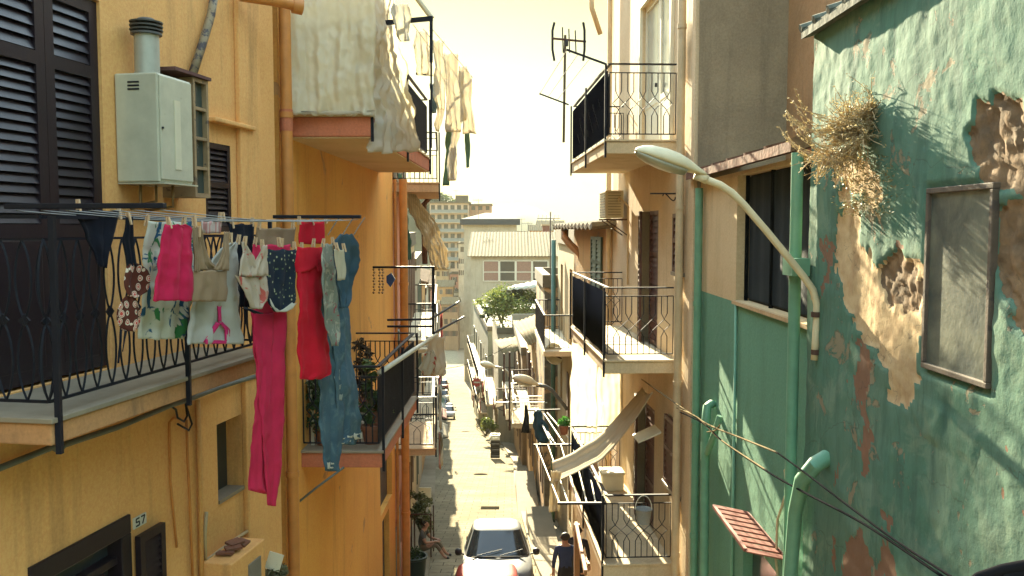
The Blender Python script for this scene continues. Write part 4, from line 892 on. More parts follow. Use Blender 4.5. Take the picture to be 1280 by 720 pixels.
# slatted rusty canopy over the low window
cn = thing('slatted_canopy', 'small slatted rust red canopy low on the green wall', 'canopy', GF.w(8.3, .2, HC - 3.2))
ia, oa_ = [(936, 652), (983, 686)], [(912, 660), (961, 722)]
Ia = [GF.w(GF.hit(*p)[0], 0.0, GF.hit(*p)[1]) for p in ia]; Oa = [GF.w(GF.hit(*p, .36)[0], .36, GF.hit(*p, .36)[1]) for p in oa_]
Oa[1] = Vector((Oa[1].x, Ia[1].y, Oa[0].z)); Oa[0] = Vector((Oa[0].x, Ia[0].y, Oa[0].z)); Ia[0].z = Ia[1].z = (Ia[0].z + Ia[1].z) / 2
REDM = paint('rust_red_metal', (.24, .065, .045), .6, .35, wear=(.12, .06, .04), amt=.65)
MB().bar(Ia[0], Ia[1], .03).build('frame_bar', REDM, cn); MB().bar(Oa[0], Oa[1], .03).build('frame_bar', REDM, cn)
for k in range(9):
    t = k / 8; MB().bar(Ia[0].lerp(Ia[1], t), Oa[0].lerp(Oa[1], t), .10, .012).build('slat', REDM, cn)

# street lamp on its bent arm
SLG = paint('lamp_grey_cream', (.70, .60, .38), .5, .2, wear=(.3, .22, .13), amt=.7); 
la = thing('street_lamp', 'large nearest street lamp on a bent cream arm fixed to the green wall', 'street lamp', P(1020, 450, 6.7))
path = [(1018, 450), (1019.5, 425), (1021, 400), (1021, 380), (1016, 362), (1004, 345), (988, 325), (960, 291), (930, 256), (915, 241), (900, 231), (884, 225), (868, 220)]
MB().tube([P(x, y, 6.75) for x, y in path], .028, 12).build('arm', SLG, la, smooth=True)
for y in (393, 440):
    o = MB(); c = P(1020, y, 6.75); o.tube([c - Vector((0, 0, .02)), c + Vector((0, 0, .02))], .038, 12); o.bar(c, c + Vector((.14, .05, 0)), .03); o.build('clamp', RUSTY, la)
def lamp_head(root, a, b, w, h, mat, lens=True, yaw=0):
    """tapered cobra-head: a = arm end, b = tip"""
    d = (b - a); L = d.length; d.normalize(); sd = d.cross(Vector((0, 0, 1))).normalized(); u = sd.cross(d).normalized(); rings = []; bot = []
    prof = [(0, .22, .2), (.06, .36, .32), (.16, .5, .5), (.3, .78, .8), (.45, .97, .98), (.62, 1, 1), (.8, .9, .85), (.92, .66, .58), (.985, .34, .28), (1, .1, .1)]
    for t, ww, hh in prof:
        ring = []
        for k in range(16):
            an = 2 * math.pi * k / 16; cx, cy = math.cos(an), math.sin(an)
            ring.append(a + d * L * t + sd * cx * w / 2 * ww + u * ((cy * h * .62 * hh) if cy > 0 else cy * h * .22 * hh))
        rings.append(ring)
    MB().loft(rings).build('lamp_head', mat, root, smooth=True)
    ln = []
    for t, ww, hh in prof[3:9]:
        ln.append([a + d * L * t + sd * math.cos(2 * math.pi * k / 16) * w * .42 * ww + u * (-h * .16 * hh + min(0, math.sin(2 * math.pi * k / 16)) * h * .32 * hh) for k in range(16)])
    MB().loft(ln).build('lens', glass('milky_lens', (.30, .28, .20), .25), root, smooth=True)
lamp_head(la, P(882, 219, 6.75), P(794, 188, 6.6), .21, .15, SLG)
for i_, (A_, B_) in enumerate([((872, 219), (884, 225))]): MB().tube([P(*A_, 6.75), P(*B_, 6.75)], .036, 12).build('collar', SLG, la, smooth=True)

# power cables crossing in front of the green wall
CAB = paint('bleached_cable', (.26, .21, .13), .9, .4, spec=0); CABD = paint('black_cable', (.016, .016, .018), .95, .3, spec=0)
def cable(lab, pts, r, mat, n=40, sag=0):
    pts = [P(x, y, min(Y, 2.14 / ((x - 640) / F))) for x, y, Y in pts]; out = []
    for i in range(n + 1):
        t = i / n * (len(pts) - 1); j = min(len(pts) - 2, int(t)); u = t - j
        p0, p1, p2, p3 = pts[max(0, j - 1)], pts[j], pts[j + 1], pts[min(len(pts) - 1, j + 2)]
        out.append(.5 * ((2 * p1) + (p2 - p0) * u + (2 * p0 - 5 * p1 + 4 * p2 - p3) * u * u + (3 * p1 - p0 - 3 * p2 + p3) * u ** 3))
    return tag(MB().tube(out, r, 6).build('power_cable', mat, smooth=True), lab, 'cable', 'power cables crossing the green wall')
cable('pale upper power cable rising left to the cream house', [(802, 474, 13.2), (850, 508, 11.6), (884, 530, 10.6), (925, 547, 9.4), (972, 566, 8.2)], .009, CAB)
cable('dark power cable with a knot running down past the green soil pipe', [(972, 566, 8.2), (1005, 590, 7.4), (1060, 632, 6.2), (1120, 676, 5.2), (1200, 728, 4.3)], .007, CABD)
cable('lower twisted power cable running down to the bottom right corner', [(850, 515, 11.6), (880, 530, 10.7), (905, 553, 9.8), (960, 590, 8.3), (1010, 618, 7.2), (1080, 655, 5.8), (1180, 722, 4.4)], .008, CABD)
cable('pale kinked power cable joining the lower cable near the pipe', [(846, 510, 11.7), (872, 522, 11.0), (900, 549, 9.9), (958, 588, 8.35)], .008, CAB)
cable('thin cable stub curling off the crossing by the drainpipe', [(884, 540, 10.6), (894, 538, 10.3), (900, 531, 10.1)], .008, CAB, 14)
# dry wall plant
DRY = leaf('dry_twig', (.42, .31, .16), (.55, .43, .25), .3); DRYD = leaf('dry_leaf', (.30, .24, .12), (.46, .37, .2), .3)
wp = thing('wall_plant', 'dry twiggy bush growing out of the rugged green wall', 'plant', P(1080, 175, 6.15))
tw = MB(); lf = MB(); rb = random.Random(5); c0 = GF.w(GF.hit(1082, 165, .06)[0], .05, GF.hit(1082, 165, .06)[1])
mains = []
for k in range(17):
    dd = Vector((-abs(rb.gauss(.8, .35)), rb.gauss(.15, .6), rb.gauss(.15, .6))).normalized(); pts = [c0 + Vector((0, rb.gauss(0, .03), rb.gauss(0, .03)))]; L = rb.uniform(.12, .34)
    for i in range(6): dd = (dd + Vector((rb.gauss(0, .2), rb.gauss(0, .2), rb.gauss(.03, .2)))).normalized(); pts.append(pts[-1] + dd * L / 6)
    tw.tube(pts, [.009, .008, .007, .006, .005, .004, .003], 5, False); mains.append((pts, dd))
for k in range(560):
    mp_, md_ = mains[min(16, int(rb.random() ** 1.4 * 17))]; b = mp_[rb.randint(1, 6)]
    d = (md_ * .7 + Vector((rb.gauss(-.1, .5), rb.gauss(0, .5), rb.gauss(.1, .5)))).normalized(); L = rb.uniform(.07, .27) * (1.4 if k % 9 == 0 else 1); pts = [b]; dd = d.copy()
    for i in range(5):
        dd = (dd + Vector((rb.gauss(0, .22), rb.gauss(0, .22), rb.gauss(-.05, .22)))).normalized(); pts.append(pts[-1] + dd * L / 5)
        if rb.random() < .75: leaf_clump(lf, pts[-1], .02, 2, .011, r=rb)
    tw.tube(pts, [.0035, .003, .0028, .0025, .002, .0012], 3, False)
for k in range(26):   # long trailing shoots towards the street
    b = c0 + Vector((-.15, rb.uniform(-.05, .25), rb.uniform(-.22, .1))); dd = Vector((-.9, .5, rb.uniform(-.5, .1))).normalized(); pts = [b]; L = rb.uniform(.3, .52)
    for i in range(9):
        dd = (dd + Vector((rb.gauss(0, .1), rb.gauss(0, .12), .16 + rb.gauss(0, .1)))).normalized(); pts.append(pts[-1] + dd * L / 9); leaf_clump(lf, pts[-1], .012, 3, .010, r=rb)
    tw.tube(pts, .003, 3, False)
for k in range(60):   # dead growth hanging below
    b = c0 + Vector((-rb.uniform(.02, .28), rb.uniform(-.05, .35), -.1)); dd = Vector((rb.gauss(-.2, .3), rb.gauss(.1, .3), -.9)).normalized(); pts = [b]; L = rb.uniform(.1, .3)
    for i in range(5): dd = (dd + Vector((rb.gauss(0, .25), rb.gauss(0, .25), rb.gauss(0, .2)))).normalized(); pts.append(pts[-1] + dd * L / 5); leaf_clump(lf, pts[-1], .02, 2, .010, r=rb)
    tw.tube(pts, .0028, 3, False)
tw.build('twigs', DRY, wp); lf.build('dry_leaves', DRYD, wp)
# creeping dry tufts on the wall below it
ct = thing('wall_creeper', 'crusty dry creeper clinging below the twiggy bush on the green wall', 'plant', GF.w(6.2, .08, HC + .2)); cl = MB()
for k in range(900):
    x, y = rb.gauss(1082, 18), rb.uniform(195, 270); a, z = GF.hit(x, y, .09); leaf_clump(cl, GF.w(a, .085 + rb.random() * .03, z), .012, 1, .012, r=rb)
cl.build('tufts', leaf('creeper_crust', (.17, .17, .09), (.32, .27, .14), .1), ct)
# dark hump in the lower right corner
da = thing('tarred_bundle', 'dark tarred cable hump at the bottom right corner', 'cable bundle', P(1240, 725, 4.2)); o = MB()
for k in range(7): o.tube([P(1120 + 5 * k, 980 + 9 * k, 3.95), P(1135 + 5 * k, 880 + 9 * k, 3.93), P(1165 + 5 * k, 790 + 9 * k, 3.9), P(1195 + 3 * k, 745 + 9 * k, 3.85), P(1225, 722 + 9 * k, 3.82), P(1255, 712 + 9 * k, 3.8), P(1300, 704 + 9 * k, 3.7), P(1360, 704 + 9 * k, 3.6)], .026, 10)
o.build('bundle', CABD, da, smooth=True)
# ------------------------------------------------------------------ ground, lane, kerbs
LLn = [(14, -2.3), (17.45, -2.40), (50, -5.04), (97, -8.85), (200, -17.0), (350, -29.0)]
RLn = [(10, 1.9), (18, 1.75), (23, 1.35), (31, 1.1), (50, .72), (62, -.2), (66, -1.2), (80, -2.2), (110, -4.9), (200, -12.5), (350, -24.5)]
Lx = lambda Y: interp(Y, LLn); Rx = lambda Y: interp(Y, RLn)
YS = [-12, -5, 0, 4, 8] + [10 + 2 * i for i in range(46)] + [105, 110, 115, 125, 140, 160, 180, 200, 230, 260, 300, 350, 420, 600, 1000, 1800, 3200]
XS = [-900, -400, -200, -100, -60, -40, -30, -22, -16, -12, -9, -6, -4, -2, 0, 2, 4, 8, 14, 22, 40, 80, 160, 300, 900]
g = N('dry_ground'); v = g.coord('Object'); n1 = g.noise(v, .05, 6, .6); n2 = g.noise(v, 3, 5)
g.surf(g.mix(n1, (.16, .12, .07), (.22, .17, .10)), .95, g.bump(n2, .4, .05)); GROUND = g.m
struct(MB().grid([[Vector((x, y, gz(y) - .05)) for x in XS] for y in YS]).build('ground', GROUND, origin=Vector((0, 0, 0)), smooth=True))
g = N('lane_paving'); v = g.coord('Object'); n1 = g.noise(v, .5, 6, .62); n2 = g.noise(v, 5, 6, .65); n3 = g.noise(v, 40, 3)
br = g.n('ShaderNodeTexBrick'); br.inputs['Scale'].default_value = 1.0; br.inputs['Brick Width'].default_value = .62; br.inputs['Row Height'].default_value = .42; br.inputs['Mortar Size'].default_value = .012
br.inputs['Color1'].default_value = (.25, .21, .13, 1); br.inputs['Color2'].default_value = (.30, .255, .16, 1); br.inputs['Mortar'].default_value = (.05, .042, .03, 1); g.l(v, br.inputs['Vector'])
col = g.mix(g.ramp(n1, [(.35, 0), (.7, .8)]), br.outputs[0], (.13, .11, .072)); col = g.mix(g.math('MULTIPLY', g.ramp(n2, [(.55, 0), (.75, 1)]), .6), col, (.06, .05, .036))
g.surf(col, .95, g.bump(g.math('ADD', n2, g.math('MULTIPLY', br.outputs['Fac'], -.6)), .35, .02), spec=.05); LANE = g.m
RYS = [6 + 1.0 * i for i in range(100)] + [110, 115, 125, 140, 160, 180, 200, 230, 260, 300, 345]
struct(MB().grid([[Vector((lerp(Lx(y) - .2, Rx(y) + .3, t), y, gz(y) + .004 + .03 * math.sin(math.pi * t))) for t in [i / 8 for i in range(9)]] for y in RYS]).build('lane', LANE, origin=Vector((0, 0, 0)), smooth=True))
PAVE = plaster('pavement_stone', (.22, .18, .115), (.16, .13, .08), stain=.2, bump=.3)
def pavement(name, x0, x1, ys, h=.13):
    m = MB(); rings = []
    for y in ys: rings.append([Vector((x0(y), y, gz(y) - .05)), Vector((x0(y), y, gz(y) + h)), Vector((x1(y), y, gz(y) + h)), Vector((x1(y), y, gz(y) - .05))])
    struct(m.loft(rings).build(name, PAVE, origin=Vector((0, 0, 0))))
pavement('pavement', lambda y: Rx(y) - interp(y, [(10, .6), (25, .75), (40, .8), (62, .5), (70, .4)]), lambda y: Rx(y) + .3, [12 + 2 * i for i in range(30)])
pavement('pavement', lambda y: Lx(y) - .1, lambda y: Lx(y) + interp(y, [(12, .55), (30, .7), (70, .6)]), [14 + 2 * i for i in range(30)])
struct(MB().fbox(Fac((Rx(31) - .6, 31), -.012, True), 0, 6, -.5, .28, gz(37) - .3, gz(31) + .02).build('pavement_step', PAVE))
struct(MB().fbox(Fac((Rx(25) - .5, 25), -.03, True), 0, 4, -.6, .2, gz(29) - .3, gz(25) + .06).build('pavement_step', PAVE))

# ------------------------------------------------------------------ generic town houses
GLD = glass('house_window_glass', (.035, .035, .032), .12)
TERRA_R = tiles('terracotta_roof', (.17, .10, .05), (.12, .065, .035))
TERRA_Y = tiles('pale_tile_roof', (.17, .13, .065), (.12, .085, .042))
FLATR = plaster('flat_roof_screed', (.13, .105, .065), (.09, .072, .045), stain=.5)
SHGREEN = paint('green_shutter', (.04, .07, .05), .5, .3); SHBROWN = paint('brown_shutter', (.10, .05, .03), .55, .3)
def town_house(label, fc, s0, s1, zb, zt, deep, wall, floors, bays, roof='flat', sh=SHBROWN, balc=(), grp=None, wsize=(.95, 1.5), eave=.35, end=True, roofm=None, name='town_house', rise=.9):
    t = thing(name, label, 'house', fc.w((s0 + s1) / 2, -deep / 2, zb), grp)
    W = s1 - s0; wins = []
    for fi, fz_ in enumerate(floors):
        for b in range(bays):
            c = s0 + W * (b + .5) / bays; door = (fi, b) in balc or '*%d' % fi in balc
            z0 = fz_ + (0 if door else .85); z1 = fz_ + .85 + wsize[1] - .1
            if z1 < zt - .15 and z0 > zb - 3: wins.append((c - wsize[0] / 2, c + wsize[0] / 2, z0, z1, .14, door, fz_))
    ends = []
    m = MB(); wall_mb(m, fc, s0, s1, zb, zt, [w_[:5] for w_ in wins])
    # end wall towards the viewer gets openings too
    ef = None
    if end and deep > 3:
        n = -fc.n; efc = Fac((0, 0), 0, True); efc.p = fc.w(s0, 0, 0); efc.d = n; efc.n = -fc.d
        for fz_ in floors:
            if fz_ + 2.2 < zt: ends.append((deep * .3 - .4, deep * .3 + .4, fz_ + .9, fz_ + 2.1, .12))
        wall_mb(m, efc, 0, deep, zb, zt, ends); ef = efc
        w = fc.w; m.quad(w(s1, 0, zb), w(s1, -deep, zb), w(s1, -deep, zt), w(s1, 0, zt)); m.quad(w(s0, -deep, zb), w(s1, -deep, zb), w(s1, -deep, zt), w(s0, -deep, zt)); m.quad(w(s0, 0, zt), w(s1, 0, zt), w(s1, -deep, zt), w(s0, -deep, zt))
    else: shell_mb(m, fc, s0, s1, zb, zt, deep)
    m.build('wall', wall, t)
    for a, b, z0, z1, d_, door, fz_ in wins:
        o = MB().fbox(fc, a, b, -.16, -.12, z0, z1).build('door' if door else 'window', GLD, t)
        f = MB(); f.fbox(fc, a, a + .06, -.12, -.07, z0, z1); f.fbox(fc, b - .06, b, -.12, -.07, z0, z1); f.fbox(fc, (a + b) / 2 - .03, (a + b) / 2 + .03, -.12, -.08, z0, z1); f.fbox(fc, a + .06, b - .06, -.12, -.07, z1 - .06, z1); f.build('frame', SHBROWN if rnd.random() < .5 else WHITEP, o)
        if rnd.random() < .7:
            for sg, e in ((-1, a), (1, b)):
                x0, x1 = (e - .48, e - .02) if sg < 0 else (e + .02, e + .48); MB().fbox(fc, x0, x1, .005, .04, z0, z1).build('shutter', sh, t)
    for h in ends:
        o = MB().fbox(ef, h[0], h[1], -.15, -.11, h[2], h[3]).build('window', GLD, t); MB().fbox(ef, h[0] - .06, h[1] + .06, .002, .05, h[2] - .06, h[2]).build('sill', FLATR, o)
    for fi, fz_ in enumerate(floors):
        sel = [w_ for w_ in wins if w_[5] and abs(w_[6] - fz_) < .01]
        if sel:
            a, b = sel[0][0] - .5, sel[-1][1] + .5; o = MB().fbox(fc, a, b, -.02, .85, fz_ - .16, fz_ - .01).build('balcony', SLABR, t, bevel=.01)
            r = MB(); A, B, C2, D = fc.w(a + .03, 0, fz_), fc.w(a + .03, .82, fz_), fc.w(b - .03, .82, fz_), fc.w(b - .03, 0, fz_)
            for p, q in ((A, B), (B, C2), (C2, D)):
                r.bar(p + Vector((0, 0, 1)), q + Vector((0, 0, 1)), .04); r.bar(p + Vector((0, 0, .08)), q + Vector((0, 0, .08)), .02); bars_between(r, p, q, 1, 'plain', .14, .08, .009)
            r.build('railing', IRON, o)
    if roof == 'flat':
        o = MB(); w = fc.w
        o.fbox(fc, s0 - .06, s1 + .06, -.22, .07, zt, zt + .45); o.fbox(fc, s0 - .06, s1 + .06, -deep - .06, -deep + .2, zt, zt + .45); o.fbox(fc, s0 - .06, s0 + .18, -deep + .2, -.22, zt, zt + .45); o.fbox(fc, s1 - .18, s1 + .06, -deep + .2, -.22, zt, zt + .45)
        o.build('parapet', roofm or FLATR, t)
    else:
        e = eave; w = fc.w
        if roof == 'shed': zs = (zt + .02, zt + .02 + rise)
        o = MB(); n_ = max(8, int(W / .22))
        if roof == 'shed':
            rows = [[w(lerp(s0 - e, s1 + e, i / n_), e - (deep + e) * u, zt + .06 + rise * u + .035 * math.cos(i * math.pi)) for i in range(n_ + 1)] for u in (0, .33, .66, 1)]; o.grid(rows); rr = o.build('roof', roofm or TERRA_R, t, solid=.09)
        else:   # gable with ridge along the street
            for sg in (0, 1):
                rows = [[w(lerp(s0 - e, s1 + e, i / n_), (e - (deep / 2 + e) * u) if sg == 0 else (-deep - e + (deep / 2 + e) * u), zt - .1 + rise * u + .035 * math.cos(i * math.pi)) for i in range(n_ + 1)] for u in (0, .33, .66, 1)]; o.grid(rows)
            for ss in (s0 + .01, s1 - .01): o.add([w(ss, 0, zt - .02), w(ss, -deep, zt - .02), w(ss, -deep / 2, zt + rise - .15)], [(0, 1, 2)])
            rr = o.build('roof', roofm or TERRA_R, t, solid=.08)
        if rnd.random() < .6: MB().fbox(fc, lerp(s0, s1, .6), lerp(s0, s1, .6) + .5, -deep * .55, -deep * .55 + .5, zt, zt + rise + .6).build('chimney', wall, rr)
    return t
# left row beyond the orange house
LF = Fac((-2.40, 17.45), -.0812, False)
P1 = plaster('rose_plaster', (.46, .20, .12), (.38, .17, .1), stain=.5); P2 = plaster('straw_plaster', (.44, .33, .18), (.36, .26, .135), stain=.5); P3 = plaster('pale_grey_plaster', (.33, .28, .19), (.26, .22, .145), stain=.55)
P4 = plaster('ochre_plaster', (.46, .28, .11), (.36, .21, .09), stain=.55, peel=(.3, .22, .14)); P5 = plaster('whitewash', (.46, .40, .28), (.38, .32, .22), stain=.5); P6 = plaster('brown_render', (.30, .20, .11), (.24, .16, .09), stain=.5)
def sL(Y): return LF.sY(Y)
def zfl(Y, n=4, h=3.1): return [gz(Y) + .2 + h * i for i in range(n)]
town_house('rose walled narrow house directly after the orange house, with iron lattice balcony', LF, sL(17.5), sL(23.4), gz(24) - .4, HC + 1.0, 7, P1, [HC - 4.55, HC - 1.4, gz(20) + .1], 3, end=False, sh=SHGREEN)
labL = ['straw coloured house beside the striped curtain on the left row', 'pale grey house third beyond the orange house on the left row', 'ochre flaking house halfway down the left row', 'whitewashed house standing beyond the ochre one on the left row', 'brown rendered house far down the left row', 'rose house far down the left row near the bend', 'straw gabled house close to the bend of the left row', 'farthest pale house of the left row at the bend']
yl = [(23.6, 33), (33.2, 43), (43.2, 55), (55.2, 69), (69.2, 84), (84.2, 102), (102.2, 125), (125.2, 150)]
tops = [HC - .6, HC - 1.6, HC - 2.6, HC - 4.2, HC - 4.6, HC - 6.0, HC - 7.2, HC - 8.5]
for i, (y0, y1) in enumerate(yl):
    town_house(labL[i], LF, sL(y0), sL(y1), gz(y1) - .4, tops[i], 8, [P2, P3, P4, P5, P6, P1, P2, P5][i], zfl(y0 + 2, 5), 3, roof='gable' if i % 2 == 0 and i > 1 else 'flat', balc=('*1', '*2') if i % 2 == 0 else ('*2',), sh=[SHBROWN, SHGREEN][i % 2], grp='houses along the left row')
# right row
RB = Fac((2.06, 18.2), -.08, True)
r2 = town_house('ochre house with tiled eave and tall louvres just beyond the cream house', RB, 0, 5.2, gz(24) - .4, HC - .02, 6, P4, [], 1, roof='shed', eave=.5, rise=.5, end=False, roofm=tiles('grey_slab_roof', (.16, .13, .085), (.11, .09, .06)))
sa, sb = RB.S(754), RB.S(741); zt_, zb_ = RB.hit(747, 296)[1], RB.hit(747, 346)[1] - .3
mid = (sa + sb) / 2; shutter(RB, sa, mid, zb_, zt_, .01, r2, SHGREEN, rails=(.5,), pitch=.09); shutter(RB, mid, sb, zb_, zt_, .01, r2, SHGREEN, rails=(.5,), pitch=.09)
o = MB(); o.tube([P(706, 287, 23.0), P(706, 297, 22.9), P(713, 306, 22.8), P(726, 318, 22.6), P(729, 330, 22.6), P(729, 520, 22.6)], .10, 10); o.build('downpipe', paint('brown_gutter_pipe', (.34, .18, .07), .5), r2, smooth=True)
R3 = Fac((1.75, 23.8), -.02, True)
r3 = town_house('pale house with a green downpipe and screened balcony, third on the right row', R3, 0, 7, gz(31) - .4, HC - .5, 6, P2, [HC - 3.45, HC - 6.6, gz(27) + .1], 2, roof='flat', balc=('*0',), end=False)
o = MB(); o.tube([R3.w(5.6, .25, HC - .4), R3.w(5.6, .25, gz(30))], .08, 10); o.build('downpipe', paint('dark_green_pipe', (.05, .12, .08), .5), r3, smooth=True)
R4 = Fac((1.15, 31), -.02, True)
PEEL = plaster('flaking_ochre', (.50, .31, .15), (.42, .26, .13), stain=.7, bump=.6, peel=(.16, .13, .09), peel_amt=.5, sc=.8)
r4 = town_house('low house with flaking ochre end wall beside the planted terrace', R4, 0, 6, gz(37) - .4, HC - 2.1, 5, PEEL, [gz(33) + .2], 2, end=False, balc=())
def corrugated(name, c4, mat, parent, n=26, amp=.03):
    a, b, c, d = [Vector(x) for x in c4]  # a-b upper edge, d-c lower edge
    rows = [[a.lerp(b, i / n).lerp(d.lerp(c, i / n), u) + Vector((0, 0, amp * math.sin(i * math.pi / 2))) for i in range(n + 1)] for u in (0, .5, 1)]
    return MB().grid(rows).build(name, mat, parent, smooth=True, solid=.012)
CORR = paint('sunbleached_corrugated', (.16, .12, .056), .9, .4, wear=(.14, .08, .045), amt=.55, sc=1.2, spec=.05)
R5 = Fac((1.0, 37.2), -.02, True)
r5 = town_house('low ochre house under a sun bleached corrugated roof on the right row', R5, 0, 10, gz(47) - .4, HC - 5.3, 5, P4, zfl(40, 2), 3, roof='flat', end=False, balc=('*1',))
for c_ in kids(r5):
    if c_.name.startswith('parapet'): bpy.data.objects.remove(c_)
corrugated('roof', [P(641, 404, 44), P(684, 388, 44), P(690, 418, 37.6), P(661, 432, 37.6)], CORR, r5, 34)
R5b = Fac((.55, 47.4), -.03, True)
r5b = town_house('small brown house with a jutting tin roof on the right row', R5b, 0, 14, gz(62) - .4, HC - 6.9, 5, P6, zfl(52, 2), 3, end=False, balc=('*1',))
corrugated('tin_awning', [P(618, 425, 56), P(657, 419, 56), P(664, 437, 50), P(628, 442, 50)], CORR, r5b, 26)
R6 = Fac((-1.0, 63), -.05, True)
r6 = town_house('grey terrace house carrying leafy plants and a white roof shelter', R6, 0, 15, gz(78) - .4, HC - 7.6, 9, P3, zfl(67, 2), 3, balc=('*1',))
town_house('tall grey green house with stacked sunlit balconies at the street bend', Fac((-2.2, 80), -.088, True), 0, 30, gz(112) - .4, HC - 9.4, 8, plaster('grey_green_render', (.30, .30, .21), (.24, .24, .17), stain=.5), zfl(92, 3, 3.0), 6, balc=('*1', '*2'), sh=SHGREEN)
# white slatted shelter and planting on the terrace
sh = thing('roof_shelter', 'white slatted shelter roof on posts over the planted terrace', 'shelter', P(650, 400, 70))
corrugated('shelter_roof', [P(642, 357, 74), P(700, 344, 74), P(690, 357, 66), P(622, 364, 66)], paint('white_slats', (.40, .36, .26), .8, .2, spec=.05), sh, 30, .05)
for x, Y in ((628, 66.5), (684, 66.5), (648, 73), (694, 73)): MB().bar(P(x, 362, Y), Vector((P(x, 362, Y).x, Y, HC - 7.6)), .09).build('post', RUSTY, sh)
def bushy(label, c, rx, rz, k, size, mat, name='terrace_bush', cat='bush', grp=None, lean=0, r=rnd, trunk=True):
    c = Vector(c); t = thing(name, label, cat, c, grp); f = MB()
    for _ in range(max(5, k // 110)):
        d = Vector((r.gauss(0, .45) * rx, r.gauss(0, .45) * rx, rz * (.9 + r.gauss(0, .4))))
        leaf_clump(f, c + d, rx * r.uniform(.3, .55), 110, size, .8, r=r)
    f.build('foliage', mat, t)
    s = MB()
    for i in range(5): e = c + Vector((r.gauss(0, .4) * rx, r.gauss(0, .4) * rx, rz * r.uniform(.7, 1.2))); s.tube([c - Vector((0, 0, .1)), c.lerp(e, .5) + Vector((r.gauss(0, .05), 0, 0)), e], [.05 * rx + .012, .03 * rx + .01, .01], 6)
    s.build('stems', STEM, t); return t
TREE = leaf('tree_leaf', (.06, .10, .02), (.22, .23, .05), .4); TREED = leaf('dark_leaf', (.03, .06, .02), (.065, .09, .03), .3)
bushy('large yellow green bush spilling over the terrace edge', P(627, 402, 66), 1.7, 1.6, 3600, .12, TREE)
bushy('dark green bush under the white shelter roof', P(658, 390, 68), 1.5, 1.1, 2200, .11, TREED)
bushy('small dark shrub hanging lower at the terrace corner', P(608, 402, 66), .6, .8, 800, .10, TREED)
MB_ = MB().fbox(Fac((-1.0, 63.2), 0, True), 0, .25, -3.6, -1.0, HC - 7.6, HC - 6.2); tag(MB_.build('terrace_wall', P3), 'grey blue low wall in front of the planted terrace', 'wall')
# buildings in the middle distance
def facing(x0, x1, Y): f = Fac((0, 0), 0, True); f.p = Vector((x0, Y, 0)); f.d = Vector((1, 0, 0)); f.n = Vector((0, -1, 0)); f.L = x1 - x0; return f
c1 = facing(-5.9, 6.6, 126)
rz_ = P(640, 320, 126).z
t = town_house('tile roofed building with a glazed veranda facing up the lane', c1, 0, 12.5, gz(126) - 1, rz_ - .1, 12, P5, [], 1, roof='shed', roofm=TERRA_Y, rise=3.4, eave=.5, end=False)
for i in range(4):
    a = 1.8 + i * 2.35; z0, z1 = rz_ - 3.6, rz_ - .7
    o = MB().fbox(c1, a, a + 2.2, .0, .05, z0, z1).build('window', paint('rosy_blind', (.30, .17, .12), .5, .3) if i % 2 == 0 else GLD, t)
    f = MB()
    for u in (0, 1): f.fbox(c1, a + u * 2.2 - .07, a + u * 2.2 + .07, .05, .14, z0, z1)
    for u in (0, .45, 1): f.fbox(c1, a + .07, a + 2.13, .05, .12, lerp(z0, z1, u) - .06, lerp(z0, z1, u) + .06)
    f.build('frame', WHITEP, o)
for k in range(4): MB().fbox(c1, .6 + k * 3.1, 1.5 + k * 3.1, .01, .05, rz_ - 8.2, rz_ - 6.6).build('window', GLD, t)
c2 = facing(-8.2, .8, 150)
t = thing('roof_house', 'cream tower block with a dark brimmed white roof', 'house', (-4, 154, gz(150)))
m = MB(); zt_ = P(600, 281, 150).z; wall_mb(m, c2, 0, 9, gz(150) - 1, zt_); shell_mb(m, c2, 0, 9, gz(150) - 1, zt_, 9); m.build('wall', P5, t)
MB().fbox(c2, -.6, 9.6, -9.6, .6, zt_, zt_ + 1.0).build('eave', paint('dark_slate_eave', (.04, .045, .05), .6), t)
w = c2.w; MB().add([w(-.5, .5, zt_ + 1), w(9.5, .5, zt_ + 1), w(9.5, -9.5, zt_ + 1), w(-.5, -9.5, zt_ + 1), w(3.5, -4.5, zt_ + 2.1), w(5.5, -4.5, zt_ + 2.1)], [(0, 1, 5, 4), (1, 2, 5), (2, 3, 4, 5), (3, 0, 4)]).build('roof', FLATR, t)
for k in range(3): MB().fbox(c2, 1.2 + 2.8 * k, 2.2 + 2.8 * k, .01, .06, zt_ - 9, zt_ - 7.4).build('window', GLD, t)
mid = [('terracotta roofed house right of the cream tower', 643, 700, 306, 165, 'gable', P2), ('low flat house far behind the terracotta roof', 652, 690, 296, 205, 'flat', P5), 
       ('pale block below the apartment block on the far slope', 573, 592, 305, 235, 'flat', P5), ('wide tiled house at the far right of the valley', 690, 730, 300, 190, 'gable', P6), ('flat grey house farthest down the valley', 610, 660, 291, 260, 'flat', P3), ('tan house low behind the apartment block corner', 595, 622, 297, 240, 'gable', P4), ('ochre gabled house peeping over the terracotta roof', 662, 690, 288, 235, 'gable', P4), ('white cube house on the right slope of the valley', 694, 716, 287, 245, 'flat', P5), ('rose house between the ochre gable and the tower', 640, 658, 294, 220, 'flat', P1), ('brown gabled house highest on the right slope', 672, 705, 281, 300, 'gable', P6), ('straw house at the foot of the apartment block, leftmost', 543, 561, 336, 256, 'gable', P2), ('rose house at the foot of the apartment block', 562, 584, 343, 252, 'flat', P1), ('ochre house stepping down below the straw house', 546, 566, 358, 240, 'gable', P4), ('grey house stepping down below the rose house', 567, 586, 366, 236, 'flat', P3), ('brown house closing the end of the lane', 552, 572, 380, 226, 'gable', P6)]
